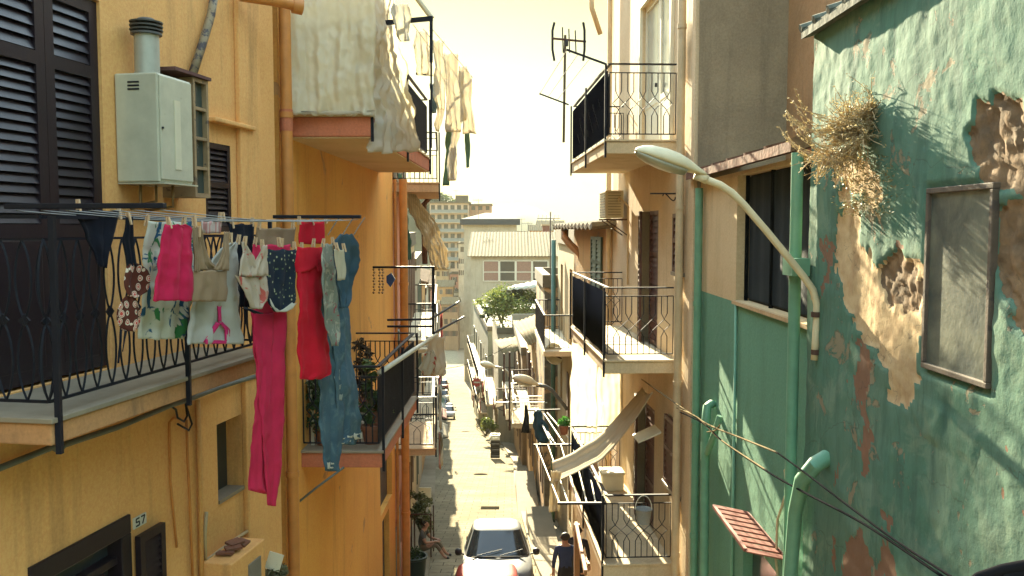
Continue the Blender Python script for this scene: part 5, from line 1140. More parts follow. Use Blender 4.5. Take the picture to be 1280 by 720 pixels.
for lab, x0, x1, yt, Y, rf_, wm_ in mid:
    X0, X1 = (x0 - 640) / 1100 * Y, (x1 - 640) / 1100 * Y; f_ = facing(X0, X1, Y); zt_ = P((x0 + x1) / 2, yt, Y).z
    town_house(lab, f_, 0, X1 - X0, gz(Y) - 1, zt_, 8, wm_, [zt_ - 3.0, zt_ - 6.1, zt_ - 9.2], max(2, int((X1 - X0) / 2.6)), roof=rf_, end=False, rise=1.6, roofm=TERRA_Y if rf_ != 'flat' else None, grp='houses across the valley')
ch_ = thing('chimney_stack', 'red brick chimney stack on the roofs right of the tower', 'chimney', P(682, 300, 160)); MB().fbox(facing(P(678, 300, 160).x, 9, 160), 0, 1.3, -1.2, 0, HC - 6, P(680, 282, 160).z).build('stack', paint('red_brick_stack', (.22, .08, .05), .85, .4), ch_); MB().fbox(facing(P(678, 300, 160).x, 9, 160), -.15, 1.45, -1.35, .15, P(680, 282, 160).z, P(680, 282, 160).z + .25).build('cap', SLABC, ch_)
# apartment block on the slope
ap = thing('apartment_block', 'long five storey apartment block with balconies on the far slope', 'apartment block', (-17, 288, -20)); APW = plaster('apartment_plaster', (.50, .38, .26), (.44, .33, .22), stain=.3, sc=.2)
x0, x1 = P(537, 260, 280).x, P(586, 260, 280).x; fa = facing(x0, x1, 280); zt_ = P(560, 254, 280).z; W = x1 - x0; fl = [zt_ - 3.0 * (k + 1) for k in range(7)]
m = MB(); hs = []
for z in fl:
    for k in range(6): a = W * (k + .5) / 6; hs.append((a - .65, a + .65, z + .3, z + 2.4, .3))
wall_mb(m, fa, 0, W, -30, zt_, hs); shell_mb(m, fa, 0, W, -30, zt_, 11); m.build('wall', APW, ap)
for h in hs: MB().fbox(fa, h[0], h[1], -.34, -.3, h[2], h[3]).build('window', GLD, ap)
for z in fl[:6]: o = MB(); o.fbox(fa, .3, W - .3, 0, 1.1, z - .18, z); b_ = o.build('balcony', P5, ap); MB().fbox(fa, .3, W - .3, 1.02, 1.08, z, z + .95).build('balustrade', paint('grey_balustrade', (.22, .24, .22), .5), b_)
fb = facing(x1 + .1, P(614, 260, 284).x, 284); W2 = fb.L; m = MB(); hs = [(W2 * (k + .5) / 3 - .6, W2 * (k + .5) / 3 + .6, z + .9, z + 2.2, .3) for z in fl for k in range(3)]; wall_mb(m, fb, 0, W2, -30, zt_ - .6, hs); shell_mb(m, fb, 0, W2, -30, zt_ - .6, 11); m.build('wing_wall', plaster('apartment_brown', (.36, .22, .13), (.3, .18, .11), sc=.2), ap)
for h in hs: MB().fbox(fb, h[0], h[1], -.34, -.3, h[2], h[3]).build('window', GLD, ap)
o = MB(); o.fbox(fa, -.3, W + .3, -11.2, .4, zt_, zt_ + .5); o.fbox(fb, 0, W2 + .3, -11.2, .3, zt_ - .6, zt_ - .1); o.fbox(fa, 8, 12, -7, -3, zt_ + .5, zt_ + 2.6); o.build('roof', FLATR, ap)
# hills
def hill(name, pts, Y, deep, mat, n=60):
    """ridge silhouette given as (px, py); a rounded ridge body of real depth"""
    rows = []
    for i in range(n + 1):
        x = lerp(pts[0][0], pts[-1][0], i / n); y = interp(x, pts); top = P(x, y, Y); nz_ = noise.noise(Vector((x * .05, Y, 0))) * deep * .004
        rows.append([Vector((top.x, Y + deep * (u - .5), lerp(-32, top.z + nz_, max(0, math.cos((u - .5) * math.pi)) ** .7))) for u in [k / 12 for k in range(13)]])
    return struct(MB().grid(rows).build(name, mat, origin=Vector((0, Y, -32)), smooth=True))
HILL = plaster('hill_scrub', (.09, .10, .05), (.14, .12, .07), stain=.2, sc=.02, bump=.2)
hill('hill', [(380, 262), (470, 240), (520, 240), (545, 246), (570, 258), (600, 285), (640, 300)], 430, 120, HILL)
hill('mountain', [(300, 240), (480, 236), (560, 250), (610, 258), (650, 254), (676, 262), (700, 280), (760, 284), (900, 283)], 2300, 900, HILL)
wd = MB(); rw = random.Random(3)
for k in range(1500):
    x = rw.uniform(505, 585); ytop = interp(x, [(505, 240), (520, 240), (545, 246), (570, 258), (600, 285)]); p = P(x, ytop + rw.uniform(-6, 26), 375 + rw.uniform(-6, 25)); leaf_clump(wd, p, rw.uniform(.8, 2.0), 16, .62, r=rw)
o = wd.build('hillside_wood', TREED, kind='stuff'); o['label'] = 'dark pine wood covering the far hillside'; o['category'] = 'wood'
# ------------------------------------------------------------------ cars
TYRE = paint('tyre_rubber', (.015, .015, .016), .85, .2); RIM = paint('alloy_rim', (.35, .35, .33), .35, .1, metal=.7)
CARGL = paint('car_glass', (.010, .016, .020), .12, .2, bump=0, spec=.25); LAMPG = glass('headlight_glass', (.32, .32, .28), .08); REDL = glass('tail_light', (.3, .02, .02), .1)
def carpaint(name, c, metal=.35):
    g = N(name); v = g.coord('Object'); n1 = g.noise(v, 2.5, 5, .6); n2 = g.noise(v, 60, 2)
    g.surf(g.mix(g.math('MULTIPLY', g.ramp(n1, [(.4, 0), (.8, 1)]), .3), c, k3(c, .6)), g.math('ADD', .5, g.math('MULTIPLY', n1, .2)), None, metal, .2, Coat_Weight=.12, Coat_Roughness=.08); return g.m
def car(label, x, y, yaw, mat, L=3.9, Wd=1.66, H=1.46, wipers=True, grp='cars parked in the lane'):
    slope = math.atan((gz(y + 1.5) - gz(y - 1.5)) / 3); z = gz(y) + .035
    t = thing('parked_car', label, 'car', (x, y, z), grp)
    # local frame: +x forward
    Mx = Matrix.Rotation(slope, 3, 'X') @ Matrix.Rotation(yaw, 3, 'Z'); O = Vector((x, y, z))
    T = lambda a, b, c: O + Mx @ Vector((a, b, c))
    h = L / 2; hw = Wd / 2; bl = .92 * H / 1.46; m = MB(); rings = []
    for xx, zb, zs, zt, k in [(-h, .42, .68, .74, .78), (-h + .06, .30, .78, .90, .90), (-h + .35, .24, .84, .95, .98), (-h * .45, .22, .86, .95, 1), (0, .22, .86, .94, 1), (h * .42, .22, .84, .93, 1), (h * .52, .23, .82, .92, 1), (h * .72, .24, .76, .84, .97), (h - .18, .27, .66, .74, .90), (h - .03, .34, .58, .62, .76), (h, .42, .52, .55, .66)]:
        w = hw * k; zs *= H / 1.46; zt *= H / 1.46
        half = [(0, zb), (.8 * w, zb), (.97 * w, zb + .1), (w, (zb + zs) / 2 + .05), (.97 * w, zs - .03), (.90 * w, zs + .02), (.6 * w, zt - .01), (0, zt)]
        rings.append([T(xx, a, c) for a, c in half] + [T(xx, -a, c) for a, c in half[-2:0:-1]])
    m.loft(rings); m.build('body', mat, t, smooth=True, angle=38)
    # greenhouse between belt and roof
    def outline(u, an):
        xf, xr, b = lerp(h * .50, h * .05, u ** 1.0), lerp(-h * .90, -h * .70, u), lerp(hw * .93, hw * .70, u); zc = lerp(bl - .02, H - .07, u)
        c, s_ = math.cos(an), math.sin(an); ex = .42
        return ((xf + xr) / 2 + (xf - xr) / 2 * math.copysign(abs(c) ** ex, c), b * math.copysign(abs(s_) ** ex, s_), zc)
    g = MB(); rr = []
    for u in (0, .25, .5, .75, .93, 1): rr.append([T(*outline(u, 2 * math.pi * k / 48)) for k in range(48)])
    cx = (h * .05 - h * .70) / 2
    for f, dz in ((.86, .035), (.6, .058), (.25, .068)): rr.append([T(*(lambda q: (cx + (q[0] - cx) * f, q[1] * f, q[2] + dz))(outline(1, 2 * math.pi * k / 48))) for k in range(48)])
    g.loft(rr); g.build('cabin', mat, t, smooth=True, angle=50)
    def pane(name, a0, a1, u0=.10, u1=.90, sc=1.012):
        rows = []
        for i in range(6):
            u = lerp(u0, u1, i / 5); row = []
            for j in range(15):
                q = outline(u, lerp(a0, a1, j / 14)); row.append(T(cx + (q[0] - cx) * sc, q[1] * sc, q[2]))
            rows.append(row)
        return MB().grid(rows).build(name, CARGL, t, smooth=True)
    pane('windscreen', -1.02, 1.02, .05, .95); pane('rear_window', math.pi - .85, math.pi + .85, .2, .88)
    for sg in (1, -1): pane('side_window', sg * 1.28, sg * 1.62); pane('side_window', sg * 1.66, sg * 1.98)
    for sx in (h * .62, -h * .62):
        for sy in (1, -1):
            c = T(sx, sy * (hw - .09), .30); Mr = Mx @ Matrix.Rotation(math.pi / 2, 3, 'X')
            wl = MB().lathe(c, [(.17, -.09), (.27, -.095), (.30, -.07), (.305, 0), (.30, .07), (.27, .095), (.17, .09)], 20, Mr).build('wheel', TYRE, t, smooth=True, angle=40)
            MB().lathe(c, [(0, -.08), (.18, -.085), (.19, 0), (.18, .085), (0, .08)], 14, Mr).build('rim', RIM, wl)
    for sg in (1, -1):
        MB().hexa([T(h - .36, sg * hw * .88, .58), T(h - .1, sg * hw * .70, .54), T(h - .07, sg * hw * .45, .54), T(h - .3, sg * hw * .60, .60), T(h - .44, sg * hw * .89, .73), T(h - .2, sg * hw * .74, .66), T(h - .16, sg * hw * .48, .66), T(h - .38, sg * hw * .62, .745)]).build('headlight', LAMPG, t, smooth=False)
        MB().hexa([T(-h - .01, sg * hw * .60, .66), T(-h - .01, sg * hw * .80, .66), T(-h + .25, sg * hw * .96, .68), T(-h + .2, sg * hw * .7, .68), T(-h + .01, sg * hw * .60, .86), T(-h + .03, sg * hw * .82, .86), T(-h + .28, sg * hw * .93, .90), T(-h + .22, sg * hw * .7, .9)]).build('tail_light', REDL, t)
        mi = MB(); mi.lathe(T(h * .36, sg * (hw + .08), bl + .06), [(0, -.08), (.06, -.07), (.085, -.02), (.085, .04), (.05, .075), (0, .08)], 10, Mx); mi.bar(T(h * .36, sg * (hw - .06), bl), T(h * .36, sg * (hw + .06), bl + .04), .03); mi.build('mirror', BLACK, t, smooth=True)
    if wipers:
        w_ = MB()
        for a, b in ((-.52, .12), (.08, .66)): w_.tube([T(h * .515, a * hw * 1.1, bl + .03), T(h * .41, b * hw * 1.1, bl + .13)], .011, 5)
        w_.tube([T(h * .52, -.72 * hw, bl - .0), T(h * .55, 0, bl + .012), T(h * .52, .72 * hw, bl - .0)], .02, 5); w_.build('wipers', BLACK, t)
    bp = MB(); bp.hexa([T(h - .02, -.26, .44), T(h + .012, -.26, .44), T(h + .012, .26, .44), T(h - .02, .26, .44), T(h - .03, -.26, .54), T(h + .0, -.26, .54), T(h + .0, .26, .54), T(h - .03, .26, .54)]); bp.build('number_plate', PLATE, t)
    gr = MB(); gr.hexa([T(h - .1, -.5 * hw, .30), T(h - .0, -.5 * hw, .30), T(h - .0, .5 * hw, .30), T(h - .1, .5 * hw, .30), T(h - .1, -.5 * hw, .40), T(h + .006, -.5 * hw, .40), T(h + .006, .5 * hw, .40), T(h - .1, .5 * hw, .40)]); gr.build('grille', BLACK, t)
    return t
up_ = -math.pi / 2   # nose up the slope, towards the viewer
car('silver hatchback parked nose uphill behind the red car', P(621, 690, 20.7).x, 20.7, up_ + .03, carpaint('silver_paint', (.11, .115, .115), .2))
car('red car nearest the camera, only its sunlit roof showing', P(608, 712, 15.7).x, 15.7, up_ + .03, carpaint('red_paint', (.34, .03, .022), .1), L=3.7, Wd=1.6, H=1.44)
car('small white boxy car parked far down the left kerb', -7.1, 96.5, up_ + .07, carpaint('white_paint', (.62, .60, .52), .05), L=3.6, Wd=1.55, H=1.48)
car('blue grey car third along the far left kerb', Lx(113) + 1.15, 113, up_ + .07, carpaint('bluegrey_paint', (.12, .16, .18), .4))
car('pale beige car fourth along the far left kerb', Lx(124) + 1.2, 124, up_ + .07, carpaint('beige_paint', (.45, .38, .26), .3))
car('red brown car last along the far left kerb', Lx(138) + 1.2, 138, up_ + .07, carpaint('maroon_paint', (.20, .03, .02), .3))
car('dark car parked just beyond the white car', -7.75, 104.5, up_ + .07, carpaint('dark_paint', (.03, .035, .045), .3), L=3.9)

# ------------------------------------------------------------------ people
SKIN = paint('skin', (.36, .19, .115), .55, .12, bump=.05); HAIR = paint('black_hair', (.015, .012, .010), .6, .3); BLUEC = cloth('navy_blue_shirt', (.022, .035, .085), (.03, .045, .10), .03); DARKC = cloth('dark_trousers', (.022, .022, .028), None, .02); SHOE = paint('dark_shoe', (.012, .012, .014), .45, .2); LIGHTC = cloth('khaki_shorts', (.16, .13, .09), None, .03)
def person(label, base, yaw, J, mats, hair=True, grp=None, hairlen=.0):
    """J: joint positions in the body frame (x forward, y left, z up from the ground); one skinned body"""
    t = thing('person', label, 'person', base, grp)
    Rz = Matrix.Rotation(yaw, 3, 'Z'); names = list(J); idx = {k: i for i, k in enumerate(names)}
    vs = [Rz @ Vector(J[k]) for k in names]; E = []
    def e(*c):
        for a, b in zip(c, c[1:]):
            if a in idx and b in idx: E.append((idx[a], idx[b]))
    e('pelvis', 'belly', 'chest', 'neck', 'jaw', 'head', 'crown')
    rad = {'pelvis': .135, 'belly': .125, 'chest': .145, 'neck': .055, 'jaw': .078, 'head': .098, 'crown': .07, 'nose': .016}
    if 'nose' in idx: e('head', 'nose')
    for s in 'lr':
        e('chest', 'sh' + s, 'el' + s, 'wr' + s, 'hd' + s); e('pelvis', 'hp' + s, 'kn' + s, 'an' + s, 'to' + s)
        rad.update({'sh' + s: .066, 'el' + s: .045, 'wr' + s: .030, 'hd' + s: .036, 'hp' + s: .095, 'kn' + s: .062, 'an' + s: .042, 'to' + s: .036})
    names2 = list(names)
    for s in 'lr':   # five fingers from each palm
        if 'hd' + s not in idx: continue
        hd, wr = vs[idx['hd' + s]], vs[idx['wr' + s]]; d = (hd - wr).normalized(); sd = d.cross(Vector((0, 0, 1)))
        if sd.length < .2: sd = d.cross(Rz @ Vector((1, 0, 0)))
        sd.normalize(); cu = sd.cross(d)
        for k, (off, ln) in enumerate(((-.03, .075), (-.01, .085), (.011, .08), (.03, .062), (-.05, .05))):
            p1 = hd + d * (.03 if k < 4 else -.005) + sd * off; p2 = p1 + d * ln * .55 - cu * .012 + (sd * -.02 if k == 4 else Vector()); p3 = p2 + d * ln * .4 - cu * .028
            b = idx['hd' + s]
            for q in (p1, p2, p3):
                vs.append(q); names2.append('f'); E.append((b, len(vs) - 1)); b = len(vs) - 1
    me = bpy.data.meshes.new('tmp'); me.from_pydata([tuple(v) for v in vs], E, []); ob = bpy.data.objects.new('tmp', me); COL.objects.link(ob)
    ob.modifiers.new('s', 'SKIN'); sk = me.skin_vertices[0].data
    for i, k in enumerate(names2):
        r_ = rad.get(k, .009); sk[i].radius = (r_, r_); sk[i].use_root = (k == 'pelvis')
    sb = ob.modifiers.new('d', 'SUBSURF'); sb.levels = 2; sb.render_levels = 2
    dg = bpy.context.evaluated_depsgraph_get(); m2 = bpy.data.meshes.new_from_object(ob.evaluated_get(dg)); bpy.data.objects.remove(ob)
    zone = {}
    for k in names2: zone[k] = 0
    for k in ('belly', 'chest', 'shl', 'shr'): zone[k] = 1
    for k in ('pelvis', 'hpl', 'hpr', 'knl', 'knr'): zone[k] = 2
    for k in ('tol', 'tor'): zone[k] = 3
    for k, zz in (mats[4] if len(mats) > 4 else {}).items(): zone[k] = zz
    m2.materials.clear()
    for mm in mats[:4]: m2.materials.append(mm)
    for p in m2.polygons:
        c = Vector(p.center); i = min(range(len(vs)), key=lambda q: (vs[q] - c).length - rad.get(names2[q], .009) * .6); p.material_index = zone[names2[i]]; p.use_smooth = True
    m2.name = 'body'; o = bpy.data.objects.new('body', m2); COL.objects.link(o); o.parent = t
    hd = Rz @ Vector(J['head']); cr = Rz @ Vector(J['crown']); u = (cr - hd).normalized(); fw = Rz @ Vector((1, 0, 0)); m = MB(); rg = []
    for i in range(7):
        an = lerp(-.95, 1.57, i / 6); r_ = .108 * math.cos(an); rg.append([Vector(base) + hd + u * (.02 + .108 * math.sin(an)) - fw * .018 + (fw * math.cos(a) + fw.cross(u) * math.sin(a)) * r_ * (1 if math.cos(a) < .1 or i > 3 else .62) for a in [2 * math.pi * k / 16 for k in range(16)]])
    if hair: m.loft(rg).build('hair', HAIR, t, smooth=True)
    f = MB()
    if 'nose' in J:
        n_ = Rz @ Vector(J['nose']); sd = fw.cross(u)
        for sg in (-1, 1): f.lathe(Vector(base) + hd + fw * .086 + sd * sg * .034 + u * .01, [(0, -.009), (.012, 0), (0, .009)], 8)
        f.build('eyes', BLACK, t)
        ea = MB()
        for sg in (-1, 1): ea.lathe(Vector(base) + hd + sd * sg * .098, [(0, -.03), (.016, -.015), (.02, .012), (0, .032)], 8)
        ea.build('ears', SKIN, t, smooth=True)
    return t
def standing(arml=(.02, .24, .02), lean=.0, turn=0):
    J = dict(pelvis=(0, 0, .95), belly=(lean * .2, 0, 1.12), chest=(lean * .6, 0, 1.33), neck=(lean, 0, 1.50), jaw=(lean + .03, 0, 1.58), head=(lean + .02, 0, 1.65), crown=(lean, 0, 1.71), nose=(lean + .125, 0, 1.63))
    for s, k in (('l', 1), ('r', -1)):
        J['sh' + s] = (lean * .7, k * .19, 1.42); J['el' + s] = (lean * .4 - .04, k * .26, 1.14); J['wr' + s] = (lean * .4 + .06, k * .25, .90); J['hd' + s] = (lean * .4 + .09, k * .245, .83)
        J['hp' + s] = (0, k * .1, .90); J['kn' + s] = (.03, k * .11, .50); J['an' + s] = (0, k * .11, .09); J['to' + s] = (.17, k * .13, .045)
    return J
bp_ = P(690, 680, 19.5); bx_ = bp_.x
person('man in a navy blue shirt seen from behind walking down beside the silver car', (P(707, 693, 18.5).x, 18.5, gz(18.5) + .02), math.pi / 2 + .12, standing(lean=.06), (SKIN, BLUEC, DARKC, SHOE, {'ell': 1, 'elr': 1}))
person('dark clothed person with dark hair half hidden beside the man in navy', (P(722, 686, 19.4).x, 19.4, gz(19.4) + .02), math.pi / 2 - .3, standing(), (SKIN, DARKC, DARKC, SHOE, {'ell': 1, 'elr': 1}))
Js = dict(pelvis=(0, 0, .30), belly=(-.02, 0, .45), chest=(.02, 0, .66), neck=(.07, 0, .83), jaw=(.12, 0, .90), head=(.11, 0, .97), crown=(.09, 0, 1.03), nose=(.215, 0, .945))
for s, k in (('l', 1), ('r', -1)):
    Js['sh' + s] = (.03, k * .19, .75); Js['el' + s] = (.16, k * .24, .50); Js['wr' + s] = (.36, k * .12, .50); Js['hd' + s] = (.42, k * .09, .505)
    Js['hp' + s] = (.05, k * .1, .29); Js['kn' + s] = (.44, k * .12, .42); Js['an' + s] = (.66, k * .12, .10); Js['to' + s] = (.82, k * .13, .05)
ys_ = 24.2
person('person in grey top and shorts sitting on the left kerb with legs outstretched', (Lx(ys_) + .42, ys_, gz(ys_) + .02), -.15, Js, (SKIN, cloth('grey_top', (.10, .10, .09), None, .02), LIGHTC, SHOE))

# ------------------------------------------------------------------ things along the left side
# drying frame at the far corner of the lower orange balcony
df = thing('clothes_airer', 'slim black frame with hanging beads beyond the lower orange balcony', 'clothes airer', P(541, 415, 13.25))
MB().bar(P(466, 334, 13.2), P(543, 334, 13.2), .045, .03).build('arm', IRON, df); MB().bar(P(541.5, 333, 13.2), P(541.5, 418, 13.2), .04).build('post', IRON, df)
for a, b in (((484, 400, 13.2), (538, 399, 13.2)), ((484, 408, 13.2), (540, 408, 13.2)), ((538, 399, 13.2), (574, 377, 15.5)), ((543, 416, 13.2), (580, 396, 15.5))): MB().tube([P(*a), P(*b)], .018, 6).build('rod', IRON, df)
bd = MB()
for x in (467, 474, 478):
    for k in range(9): bd.lathe(P(x + (k % 2) * .8, 337 + k * 3.6, 13.2), [(0, -.022), (.022, 0), (0, .022)], 7)
bd.build('bead_strings', paint('amber_beads', (.40, .22, .08), .5), df)
bl_ = MB(); bl_.prism([P(483, 345, 13.15), P(489, 341, 13.15), P(494, 349, 13.15), P(488, 359, 13.15), P(483, 353, 13.15)], (0, .04, 0)); tag(bl_.build('glass_ornament', glass('cobalt_glass', (.02, .05, .16), .1)), 'blue glass ornament hanging from the slim black frame', 'ornament')
swatch('patterned_bag', 'white and red patterned cloth slung over the balcony rail end', 'cloth', cloth('red_white_print', (.55, .48, .36), (.5, .43, .32), .3, maker=blotch(6, (.40, .06, .04), .56, .6)), [[(438, 533, 542), (450, 526, 546), (460, 520, 544), (470, 530, 538)]], (P(519, 285, 13.1), P(547, 285, 13.6)), amp=.03)
swatch('pale_cloth', 'pale bleached cloth bunched on the far balcony rod', 'cloth', SHEETW, [[(420, 534, 556), (436, 536, 560), (458, 541, 556), (470, 543, 551)]], (P(533, 285, 13.6), P(561, 285, 14.4)), amp=.05, folds=3)
rod = MB().tube([P(474, 466, 10.2), P(533, 427, 13.0), P(545, 419, 13.6)], .032, 8); tag(rod.build('laundry_pole', paint('sunlit_pole', (.62, .55, .4), .5), smooth=True), 'pale laundry pole lying along the lower orange balcony rail', 'pole')
potted('dark curly potted plant behind the orange balcony rail', OB.w(OB.sY(12.2), .35, HC - 2.55), 1.02, .13, 520, .04, pot=.1, lm=leaf('dark_curl', (.03, .02, .015), (.06, .04, .025), .1))
# striped curtain and green curtain of the rose house
cyp = (P(500, 285, 18.2), P(560, 285, 20.5))
STRIPE = cloth('striped_awning_cloth', (.56, .48, .33), (.5, .42, .28), .4, maker=stripes(9, (.44, .38, .27), .55))
swatch('striped_curtain', 'billowing pale striped awning curtain beyond the orange house', 'curtain', STRIPE, [[(222, 499, 503), (236, 501, 514), (255, 507, 528), (275, 516, 543), (295, 526, 552), (315, 534, 557), (330, 537, 559), (337, 541, 557)]], cyp, amp=.05, folds=5, cols=30)
swatch('green_curtain', 'dark green curtain gathered beside the striped awning curtain', 'curtain', cloth('green_awning', (.06, .14, .10), None, .2), [[(216, 497, 503), (250, 499, 506), (285, 504, 511), (325, 508, 515)]], (P(496, 285, 18.0), P(516, 285, 18.6)), amp=.03)
# iron balcony and slab of the rose house
rh = [o for o in bpy.data.objects if o.get('label', '').startswith('rose walled narrow')][0]
balcony(LF, rh, LF.sY(17.7), LF.sY(20.2), .85, HC - 4.5, (SLABC, IRON, None), thick=.14, h=1.05, side='lattice', front='lattice', sp=.13, name='balcony')
balcony(LF, rh, LF.sY(17.8), LF.sY(22.0), .95, HC + .92, (SLABC, IRON, None), thick=.2, h=1.0, side='plain', front='plain', name='balcony')
o = MB(); o.tube([P(544, 229, 22.0), P(543, 240, 22), P(530, 255, 22), P(531, 330, 22)], .07, 8); o.build('downpipe', RUSTY, rh, smooth=True)
sl = paint('sunlit_white_ledge', (.62, .57, .44), .6, .2)
# street shrub, rust frame, tub and plastic chair at the left kerb
bushy('feathery street shrub in a rusty frame at the left kerb', (Lx(24.8) + .38, 24.8, gz(24.8) + .7), .42, .75, 1500, .06, leaf('feathery', (.08, .10, .04), (.14, .15, .06), .3), 'street_shrub', 'shrub')
sf = thing('plant_guard', 'rusty iron frame guarding the street shrub at the left kerb', 'frame', (Lx(24.3) + .5, 24.3, gz(24.3)))
for a in (0, .55):
    for b in (0, .8): MB().bar((Lx(24.2) + .12 + a, 24.2 + b, gz(24.2 + b)), (Lx(24.2) + .12 + a, 24.2 + b, gz(24.2) + 1.25), .035).build('post', RUSTY, sf)
MB().bar((Lx(24.2) + .1, 24.2, gz(24.2) + 1.25), (Lx(24.2) + .7, 24.2, gz(24.2) + 1.25), .035).build('rail', RUSTY, sf)
tb = thing('planter_tub', 'dark green planter tub on the left pavement below the orange house', 'planter', (Lx(21.3) + .3, 21.3, gz(21.3) + .13)); MB().lathe((Lx(21.3) + .3, 21.3, gz(21.3) + .13), [(.24, 0), (.30, .5), (.33, .52), (.33, .56), (.28, .56), (.26, .46), (0, .46)], 18).build('tub', paint('dark_green_tub', (.02, .04, .03), .4), tb, smooth=True, angle=40)
f = MB(); leaf_clump(f, (Lx(21.3) + .3, 21.3, gz(21.3) + .75), .22, 160, .05); f.build('foliage', TREED, tb)
pcn = thing('plastic_chair', 'white and grey garden chair on the left pavement beyond the shrub', 'chair', (Lx(31) + .35, 31, gz(31) + .13)); bx0 = Vector((Lx(31) + .35, 31, gz(31) + .13))
MB().box(bx0 + Vector((0, 0, .43)), .46, .46, .04).build('seat', WPL, pcn, bevel=.01); MB().box(bx0 + Vector((0, .22, .68)), .46, .03, .46).build('backrest', WPL, pcn, bevel=.01)
for a in (-.2, .2):
    for b in (-.2, .2): MB().bar(bx0 + Vector((a, b, 0)), bx0 + Vector((a, b, .42)), .035).build('leg', WPL, pcn)

# ------------------------------------------------------------------ things along the right side
l2 = thing('street_lamp', 'middle street lamp leaning out over the right row of houses', 'street lamp', P(709, 512, 23.8))
MB().tube([P(x, y, 23.2) for x, y in ((709, 512), (700, 500), (690, 488), (682, 483), (670, 481))], .05, 10).build('arm', paint('grey_lamp_arm', (.10, .10, .085), .5), l2, smooth=True); lamp_head(l2, P(674, 482, 23.2), P(641, 472, 22.9), .30, .26, SLG)
l3 = thing('street_lamp', 'farthest street lamp above the tin awning on the right row', 'street lamp', P(638, 478, 38))
MB().tube([P(x, y, 37) for x, y in ((648, 500), (640, 478), (634, 464), (628, 460), (618, 458.5))], .05, 8).build('arm', paint('cream_lamp_arm', (.45, .38, .25), .5), l3, smooth=True); lamp_head(l3, P(620, 459, 37), P(600, 454.5, 36.8), .32, .26, SLG)
# no entry sign
ns_ = thing('road_sign', 'red round no entry sign on a pole by the right kerb', 'road sign', (P(596, 478, 79).x, 79, gz(79)))
c = P(596, 478, 79); MB().tube([(c.x, 79.06, gz(79)), (c.x, 79.06, c.z + .5)], .04, 8).build('pole', ALUM, ns_)
def disc(mb, c, r0, r1, dy): mb.add([c + Vector((r * math.cos(a), dy, r * math.sin(a))) for r in (r0, r1) for a in [2 * math.pi * k / 24 for k in range(24)]], [(k, (k + 1) % 24, 24 + (k + 1) % 24, 24 + k) for k in range(24)])
MB().loft([[c + Vector((.40 * math.cos(2 * math.pi * k / 24), d, .40 * math.sin(2 * math.pi * k / 24))) for k in range(24)] for d in (0, .02)]).build('disc', paint('sign_red', (.40, .02, .02), .4, .15), ns_)
MB().box(c + Vector((0, -.012, 0)), .54, .012, .13).build('white_bar', paint('sign_white', (.65, .62, .5), .4), ns_)
# small balcony with white floor, rusty frame and black drape on the right row
rb_ = Fac((1.12, 31.2), -.02, True)
balcony(rb_, r4, .6, 3.4, 1.1, P(650, 524, 32.5).z, (SLABR, WHITEP, None, SLABR), thick=.15, h=1.0, side='plain', front='plain', sp=.2, far=True)
fm = thing('rusty_scaffold', 'rusty pole frame rising in front of the flaking ochre house', 'frame', P(640, 540, 31.2))
for x0, x1, ya, yb, Y in ((637, 637, 538, 440, 31.2), (630, 630, 520, 442, 33.5), (662, 662, 470, 440, 31.2)): MB().tube([P(x0, ya, Y), P(x1, yb, Y)], .035, 7).build('pole', RUSTY, fm)
for a, b in (((620, 486, 31.6), (657, 486, 31.2)), ((618, 503, 31.6), (684, 503, 31.0)), ((637, 463, 31.2), (664, 462, 31.2))): MB().tube([P(*a), P(*b)], .025, 7).build('crossbar', RUSTY if a[1] != 503 else WHITEP, fm)
swatch('black_drape', 'narrow black cloth hanging from the rusty pole frame', 'cloth', NAVY, [[(505, 656, 659), (520, 655, 661), (541, 652, 662)]], (P(652, 285, 30.8), P(662, 285, 30.7)), amp=.03)
swatch('teal_drape', 'dark teal sheet bundled over the drying rods on the right', 'cloth', cloth('teal_sheet', (.03, .09, .10), (.02, .05, .07), .1), [[(512, 668, 674), (530, 667, 682), (548, 670, 684), (554, 675, 682)]], (P(667, 285, 24), P(685, 285, 23)), amp=.06)
rk2 = thing('drying_rack', 'farther drying rack of white rods above the right pavement', 'drying rack', P(690, 560, 23))
for a, b in (((680, 517, 26), (706, 556, 20)), ((684, 516, 26), (715, 552, 20)), ((674, 524, 26), (696, 558, 20)), ((668, 510, 27), (690, 556, 20))): MB().tube([P(*a), P(*b)], .018, 6).build('rod', WHITEP, rk2)
MB().bar(P(672, 557, 19.9), P(718, 555, 19.9), .04).build('arm', IRON, rk2); MB().bar(P(660, 513, 26.5), P(700, 512, 26.5), .04).build('arm', IRON, rk2)
potted('bright green potted plant on the right hand drying rack', P(705, 543, 21), .35, .14, 260, .05, lm=leaf('bright_leaf', (.05, .20, .03), (.10, .30, .05), .3))
for k, (x0, x1, y0, y1, Y) in enumerate(((712, 700, 640, 715, 16.4),)):
    o = MB(); o.bar(P(720, 655, 15.5), P(732, 716, 13.4), .05, .09); o.bar(P(721, 655, 15.5), P(721, 740, 15.5), .10); o.bar(P(723, 683, 15.4), P(736, 706, 13.6), .04); tag(o.build('timber_gate', paint('orange_timber', (.34, .17, .07), .7, .3)), 'orange brown timber gate beside the navy shirted man', 'gate')
